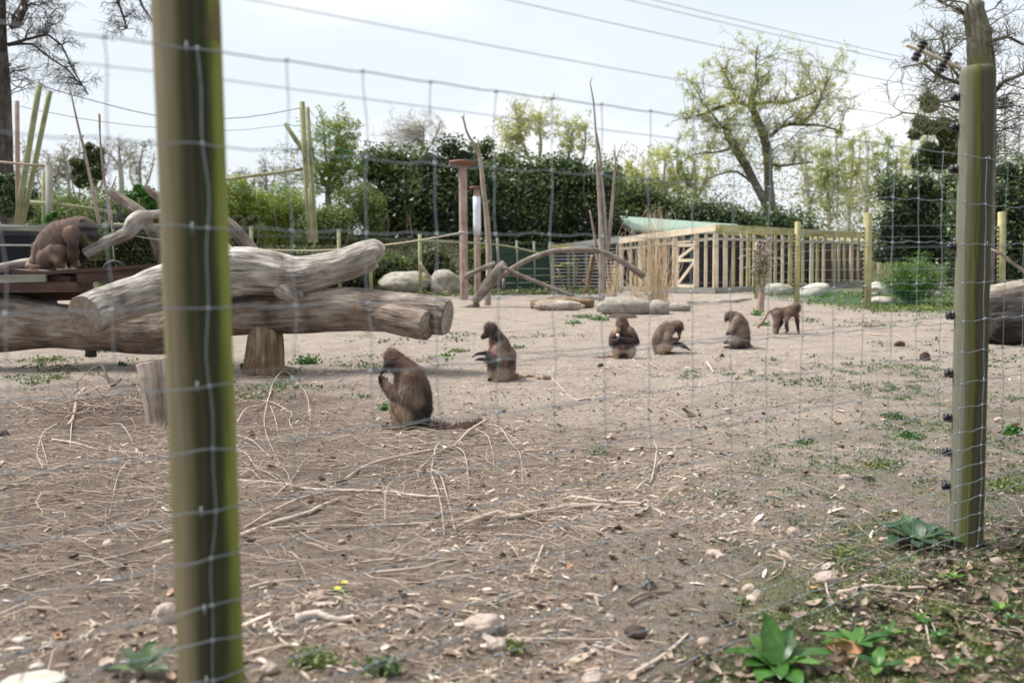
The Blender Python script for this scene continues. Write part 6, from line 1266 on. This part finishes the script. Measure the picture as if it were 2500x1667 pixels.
for a in (('long white slab of wood at the bottom left corner', 60, 1690, 170, 22, 71), ('white chunk just above the white slab', 88, 1636, 36, 20, 72), ('white sliver above left of the white chunk', 46, 1572, 44, 18, 73)):
    rock(*a[:5], M_rockw, a[5], name='wood_chunk', cat='wood', k=3, rough=.25, group='white wood pieces at bottom left')
CG = 'dark clods of earth on the open soil'
for a in (('dark brown clod with ridges right of the walking monkey', 2199, 842, 26, 16), ('largest dark clod, nearer the strainer post', 2262, 878, 27, 25), ('dark clod by the thick stick left of the front monkey', 660, 1144, 22, 18), ('round dark clod at left behind the arched twigs', 612, 1064, 16, 18), ('tiny dark clod right of the front monkey tail tip', 1182, 1014, 12, 10), ('dark clod on the bare soil at centre', 1301, 1076, 11, 9), ('flat dark clod above the long branch', 830, 1180, 34, 16), ('reddish dark clod at the left frame edge', 6, 1062, 22, 18), ('dark clod below the dark prop', 1762, 868, 12, 10), ('small dark lump left of the white food scraps', 1466, 892, 14, 10)):
    rock(a[0], a[1], a[2]+4, a[3], a[4], M_clod, len(a[0]), name='soil_clod', cat='clod', k=3, rough=.4, group=CG)
# food scraps
def scraps(label, pts_, n, spx, sz):
    mb = MB()
    for (px, py) in pts_:
        g_ = G(px, py); s = spx*g_.y/F0; q = np.stack([g_.x+rng.normal(0, s, n), g_.y+rng.normal(0, s*1.2, n), np.zeros(n)], 1); q[:, 2] = gfine(q[:, 0], q[:, 1])+.008; scatter(mb, vv*[1, .6, .4], f, q, rng.uniform(.5, 1.2, n)*sz, tilt=.4)
    g_ = G(*pts_[0]); tag(mb.build('food_scraps', M_food, None, tuple(g_)), label, 'food', None, 'stuff')
scraps('white food scraps on the soil around the three middle monkeys', ((1500, 885), (1600, 872), (1560, 878), (1680, 862), (1730, 858), (1800, 862), (1850, 850)), 24, 22, .016)
scraps('white food scraps around the second monkey', ((1340, 905), (1300, 900), (1240, 915), (1110, 905), (1190, 880)), 10, 26, .014)
scraps('white scraps on the darker soil at the left', ((20, 1040), (60, 1030), (790, 935), (160, 1105), (240, 1065), (890, 1052)), 5, 16, .014)
# traced sticks
def stick(label, l, r, mat=M_twig, cat='stick', name='dry_stick', group='dry sticks lying on the near soil', lift=.012, ofs=(550, 900), z=.2976, taper=.4, rnd=None):
    pp = []
    for i, (a, b) in enumerate(l):
        g_ = G(ofs[0]+a*z, ofs[1]+b*z); pp.append(g_+Vector((0, 0, lift*(1+.8*math.sin(i*2.2)))))
    pts, rad = smooth_path(pp, np.linspace(r, r*taper, len(pp)), .03); pts[:, 2] = np.maximum(pts[:, 2], gfine(pts[:, 0], pts[:, 1])+r*.5)
    mb = MB(); tube(mb, pts, rad, 7, True, .12, int(l[0][0]), rnd=.75 if rnd is None else rnd); return tag(mb.build(name, mat, None, tuple(pts[0])), label, cat, group)
stick('long pale branch running from the front monkey tail down to the near left post', [(2140, 450), (2000, 560), (1850, 660), (1740, 700), (1200, 830), (870, 990), (600, 1130), (380, 1225), (150, 1320)], .011, taper=.55, lift=.03)
stick('twig fork hooking down from the long branch, inner one', [(1860, 655), (1740, 700), (1690, 860), (1700, 950), (1760, 1150), (1800, 1380)], .006, lift=.04)
stick('twig fork hooking down from the long branch, outer right one', [(1690, 860), (1770, 950), (1830, 1100), (1890, 1390)], .005, lift=.03)
stick('straight twig dropping from the long branch to the bottom litter', [(1850, 665), (1700, 770), (1550, 870), (1340, 1000), (1310, 1300)], .005, lift=.03)
stick('short curved twig right of the twig fork', [(1860, 660), (1960, 750), (2000, 960), (1990, 1040)], .0045, lift=.03)
stick('small twig between branch and grey stick', [(1550, 875), (1585, 910), (1540, 1010), (1510, 1110)], .004, lift=.02)
stick('shiny pale grey stick crossing under the long branch', [(120, 930), (400, 950), (700, 990), (1000, 1015), (1300, 1025), (1550, 1045), (1790, 1068)], .011, lift=.008, taper=.9, rnd=.9)
stick('thick cut stick pointing up right from the near post', [(130, 1385), (400, 1290), (640, 1205), (780, 1150), (930, 1092)], .013, lift=.012, taper=.9, rnd=.95)
stick('curved twig arching below the branch tip', [(2060, 530), (2150, 600), (2195, 700), (2200, 840)], .005, lift=.03)
stick('arched twig right of the branch tip', [(2120, 480), (2250, 530), (2330, 600), (2352, 660), (2420, 760), (2440, 960)], .005, lift=.03)
stick('second arched twig right of the branch tip', [(2130, 485), (2300, 560), (2450, 620), (2560, 670)], .004, lift=.02)
stick('upright broken tip of the long branch', [(2110, 480), (2125, 430), (2130, 395)], .006, lift=.02)
stick('high arched twig right of the near post', [(100, 490), (180, 400), (330, 290), (400, 150), (490, 70), (600, 130), (670, 280), (690, 400), (700, 440), (680, 490)], .006, lift=.05)
stick('long drooping twig right of the near post', [(375, 215), (345, 320), (320, 420), (330, 540), (360, 640), (450, 790)], .005, lift=.03)
stick('thin twig beside the drooping one', [(370, 330), (410, 450), (440, 560), (470, 640)], .004, lift=.03)
stick('crooked twig under the arch twig', [(270, 270), (400, 310), (540, 370), (525, 450), (560, 530), (620, 580)], .005, lift=.02)
stick('twig curving from the near post down right', [(100, 565), (220, 620), (350, 710), (455, 790)], .005, lift=.02)
stick('lower twig curving from the near post', [(100, 680), (180, 740), (260, 820), (350, 880), (440, 945)], .005, lift=.02)
stick('short forked twig with pale bark near the post', [(110, 910), (200, 870), (260, 840), (310, 770)], .006, lift=.02)
stick('loose twig rising from the grey stick', [(390, 1100), (480, 1040), (540, 930), (640, 810), (750, 740), (900, 690)], .0045, lift=.03)
stick('very long thin rod lying level below the front monkey', [(300, 1325), (700, 1315), (1200, 1290), (1600, 1285), (1900, 1260), (2100, 1200), (2230, 1185)], .006, lift=.01, taper=.8)
stick('thin rod just above the level one', [(620, 1290), (900, 1260), (1200, 1225), (1500, 1200), (2000, 1190)], .005, lift=.008)
stick('bent thick branch with blunt right end at centre', [(-60, 1300), (80, 1260), (230, 1190), (370, 1238), (560, 1200), (800, 1155), (1000, 1150), (1155, 1158)], .016, ofs=(1150, 900), taper=.95, lift=.014, rnd=.6)
stick('pale curling strip of bark right of the thick branch', [(820, 1065), (950, 1085), (1100, 1110), (1350, 1115), (1500, 1160), (1600, 1215)], .012, ofs=(1150, 900), taper=.4, lift=.008, rnd=1.)
stick('forked dry stick standing a little off the soil at centre right', [(1355, 1035), (1420, 990), (1470, 940), (1505, 850), (1520, 740), (1530, 680), (1500, 640)], .009, ofs=(1150, 900), lift=.03, rnd=.7)
stick('side fork of the dry stick at centre right', [(1515, 850), (1570, 800), (1640, 730), (1680, 660)], .007, ofs=(1150, 900), lift=.03)
stick('long wavy twig at right of centre, upper', [(1150, 690), (1350, 665), (1550, 652), (1750, 600), (1900, 570), (2040, 530), (2200, 550), (2420, 575)], .006, ofs=(1150, 900), lift=.015)
stick('long wavy twig at right of centre, lower', [(1550, 655), (1750, 660), (1900, 630), (2000, 590), (2040, 535)], .005, ofs=(1150, 900), lift=.01)
stick('thin twig running up to the wavy twigs', [(1540, 370), (1620, 355), (1720, 400), (1850, 470), (1990, 525)], .005, ofs=(1150, 900), lift=.01)
stick('pale straight twig from the second monkey tail to the broken stick', [(655, 80), (720, 150), (800, 220), (880, 272)], .007, ofs=(1150, 900), lift=.012, rnd=.95)
stick('white splintered stick below the second monkey tail', [(870, 272), (950, 258), (1050, 262)], .012, ofs=(1150, 900), lift=.01, rnd=1.)
stick('long twig slanting down right of the crouched monkey', [(1450, -90), (1480, -20), (1600, 10), (1750, 0), (1900, 50), (2100, 130), (2260, 180)], .006, ofs=(1150, 900), lift=.015, rnd=.9)
stick('thin twig low across the centre soil', [(400, 690), (560, 750), (760, 830), (950, 910), (1150, 925), (1400, 975)], .004, ofs=(1150, 900), lift=.01, rnd=.4)
stick('pale leaning twig before the wet soil at left, thick end down', [(700, 370), (640, 470), (600, 580), (560, 690)], .016, ofs=(0, 850), taper=.8, lift=.05, rnd=.6)
stick('pale stick running right to the near post', [(430, 760), (620, 800), (800, 830), (1000, 862), (1250, 890), (1500, 912)], .010, ofs=(0, 850), lift=.012, rnd=.85)
stick('arched twig over the reddish mound', [(620, 660), (750, 650), (880, 632), (980, 680), (1040, 750), (1100, 800)], .006, ofs=(0, 850), lift=.05)
stick('drooping twig at left, long one', [(470, 660), (360, 760), (310, 840), (310, 940), (350, 1040)], .006, ofs=(0, 850), lift=.04)
stick('drooping twig at left, inner one', [(340, 780), (380, 940), (430, 1080), (480, 1170)], .004, ofs=(0, 850), lift=.02)
stick('upright twig at left', [(590, 640), (585, 730), (575, 830)], .006, ofs=(0, 850), lift=.03)
stick('white twig slanting left of the near post', [(1060, 940), (980, 1060), (930, 1200), (900, 1400)], .004, ofs=(0, 850), lift=.02, rnd=1.)
for i, l in enumerate((((0, 1420), (200, 1340), (350, 1262), (600, 1270), (900, 1345)), ((0, 1350), (400, 1290), (800, 1180), (1250, 1160), (1450, 1170)), ((330, 1212), (700, 1205), (1200, 1240), (1500, 1260)), ((500, 1545), (900, 1420), (1200, 1340), (1440, 1290)), ((0, 1660), (500, 1590), (900, 1500), (1250, 1340)), ((0, 1180), (500, 1000), (800, 930), (1200, 905)), ((420, 1010), (700, 930), (1000, 905)), ((100, 1930), (500, 1850), (1000, 1700), (1480, 1590)))):
    stick('long fine rod at left behind the near post, %s' % ('bent one from the frame edge', 'uppermost level one', 'flat level one', 'rising one ending at the post', 'lowest rising one', 'one above the white twig', 'short one below the pale stick', 'lowest of all, low across the chips')[i], l, .005+.0012*(i % 3), ofs=(0, 850), lift=.015, taper=.6, rnd=.3+.08*i)
for i, (l, r, t) in enumerate((([(590, 905), (750, 870), (900, 900), (1100, 890)], .02, 'white peeled bark piece right of the near post'), ([(850, 720), (700, 770), (560, 830), (370, 880)], .006, 'curved reddish stalk below the yellow flowers'), ([(210, 1180), (450, 1140), (600, 1100), (660, 1030), (655, 980)], .006, 'hooked pale stalk near the bottom left of centre'), ([(355, 900), (390, 1000), (460, 1080), (520, 1120)], .007, 'forked pale stalk meeting the hooked one'), ([(200, 640), (420, 600), (700, 560)], .008, 'buff flat stalk right of the near post'), ([(1180, 520), (1500, 500), (1750, 440), (1950, 390)], .008, 'long buff reed stem at bottom centre'), ([(1000, 460), (1300, 420), (1800, 405)], .007, 'upper buff reed stem at bottom centre'))):
    stick(t, l, r, ofs=(550, 1250), lift=.012, rnd=.95 if i in (0, 3) else .8, taper=.5)
for i, (l, r, t) in enumerate((([(300, 1060), (900, 1080), (1150, 1060), (1330, 1150)], .006, 'looped pale twig at the bottom centre'), ([(1000, 1110), (1200, 1180), (1390, 1200)], .006, 'straight twig joining the looped one'), ([(1290, 760), (1420, 700), (1640, 655)], .009, 'rusty brown stem near the bottom centre'), ([(1150+150, 1370), (1600, 1200), (1780, 1000)], .012, 'pale broken stalk beside the broad leaved plant'), ([(300, 270), (350, 330), (400, 390)], .006, 'short pale stick pointing down right'), ([(590, 290), (560, 380), (510, 495)], .006, 'short pale stick pointing down left'))):
    stick(t, l, r, ofs=(1150, 1250), lift=.012, rnd=.9 if i != 2 else .2)
for i, (l, r, t) in enumerate((([(1610, 870), (1640, 960), (1680, 1120), (1720, 1240), (1800, 1310), (1870, 1373)], .005, 'long curved green yellow grass stalk at bottom right'), ([(1625, 900), (1690, 980), (1740, 1080)], .004, 'shorter stalk beside the curved grass stalk'), ([(1320, 362), (1550, 375), (1680, 415), (1760, 430)], .012, 'flat bleached reed blade by the strainer post foot'), ([(1020, 760), (1250, 715), (1420, 700), (1600, 712), (1660, 720)], .013, 'long bleached reed blade over the fence skirt'), ([(985, 980), (1080, 1060), (1150, 1150), (1150, 1230), (1120, 1300)], .005, 'thin curved stalk right of the broad leaved plant'), ([(500, 470), (630, 520), (600, 590), (490, 665)], .005, 'bent dry stalk left of the pale pointed stone'), ([(930, 680), (950, 780), (1040, 915)], .006, 'pale bent stalk crossing the skirt wires'))):
    stick(t, l, r, ofs=(1700, 1200), z=.3401, lift=.015, rnd=.85)
for i, (l, r, t) in enumerate((([(150, 790), (210, 760)], .02, 'flat grey board scrap far right of the walking monkey'), ([(225, 1275), (420, 1292)], .014, 'pale stick beside the ridged clod'), ([(420, 1275), (480, 1290), (560, 1318), (690, 1332)], .008, 'thin pale twig by the dark clods'))):
    stick(t, [(a+0, b) for a, b in l] if i else [(190, 1215), (340, 1212)], r, ofs=(2050, 450), z=.287, lift=.01, rnd=.95 if i else .1)
stick('white stick lying below the back turned monkey', [(805, 1375), (860, 1465)], .014, ofs=(1500, 500), z=.2807, lift=.01, rnd=1., taper=.9)
stick('small forked twig with a dark knob above the white stick', [(880, 1370), (930, 1330), (945, 1295)], .010, ofs=(1500, 500), z=.2807, lift=.03, rnd=.3)
# brush pile beside the pale stump: joined fine brushwood
p = []; mb = MB(); g_ = G(285, 1000); n = 150; S = np.array(g_)+np.stack([rng.normal(0, .42, n), rng.normal(0, .25, n), rng.uniform(.0, .12, n)], 1); a = rng.normal(0, .7, n); T = S+np.stack([np.cos(a)*rng.uniform(.2, .7, n)*rng.choice([-1, 1], n), np.sin(a)*.3, rng.normal(.0, .14, n)], 1); T[:, 2] = np.maximum(T[:, 2], g_.z+.02)
fast_tubes(mb, curve(S, T, 7, .1, .04), rng.uniform(.0025, .007, n)[:, None]*np.linspace(1, .4, 7)[None], 4); tag(mb.build('brushwood', M_twig, None, tuple(g_)), 'tangled heap of brushwood left of the pale cut stump', 'brushwood', None, 'stuff')
stick('dark dead branch poking out of the brushwood heap', [(800, 225), (850, 270), (910, 320), (1000, 350)], .02, ofs=(0, 850), lift=.10, rnd=.0, mat=M_bark_dark)
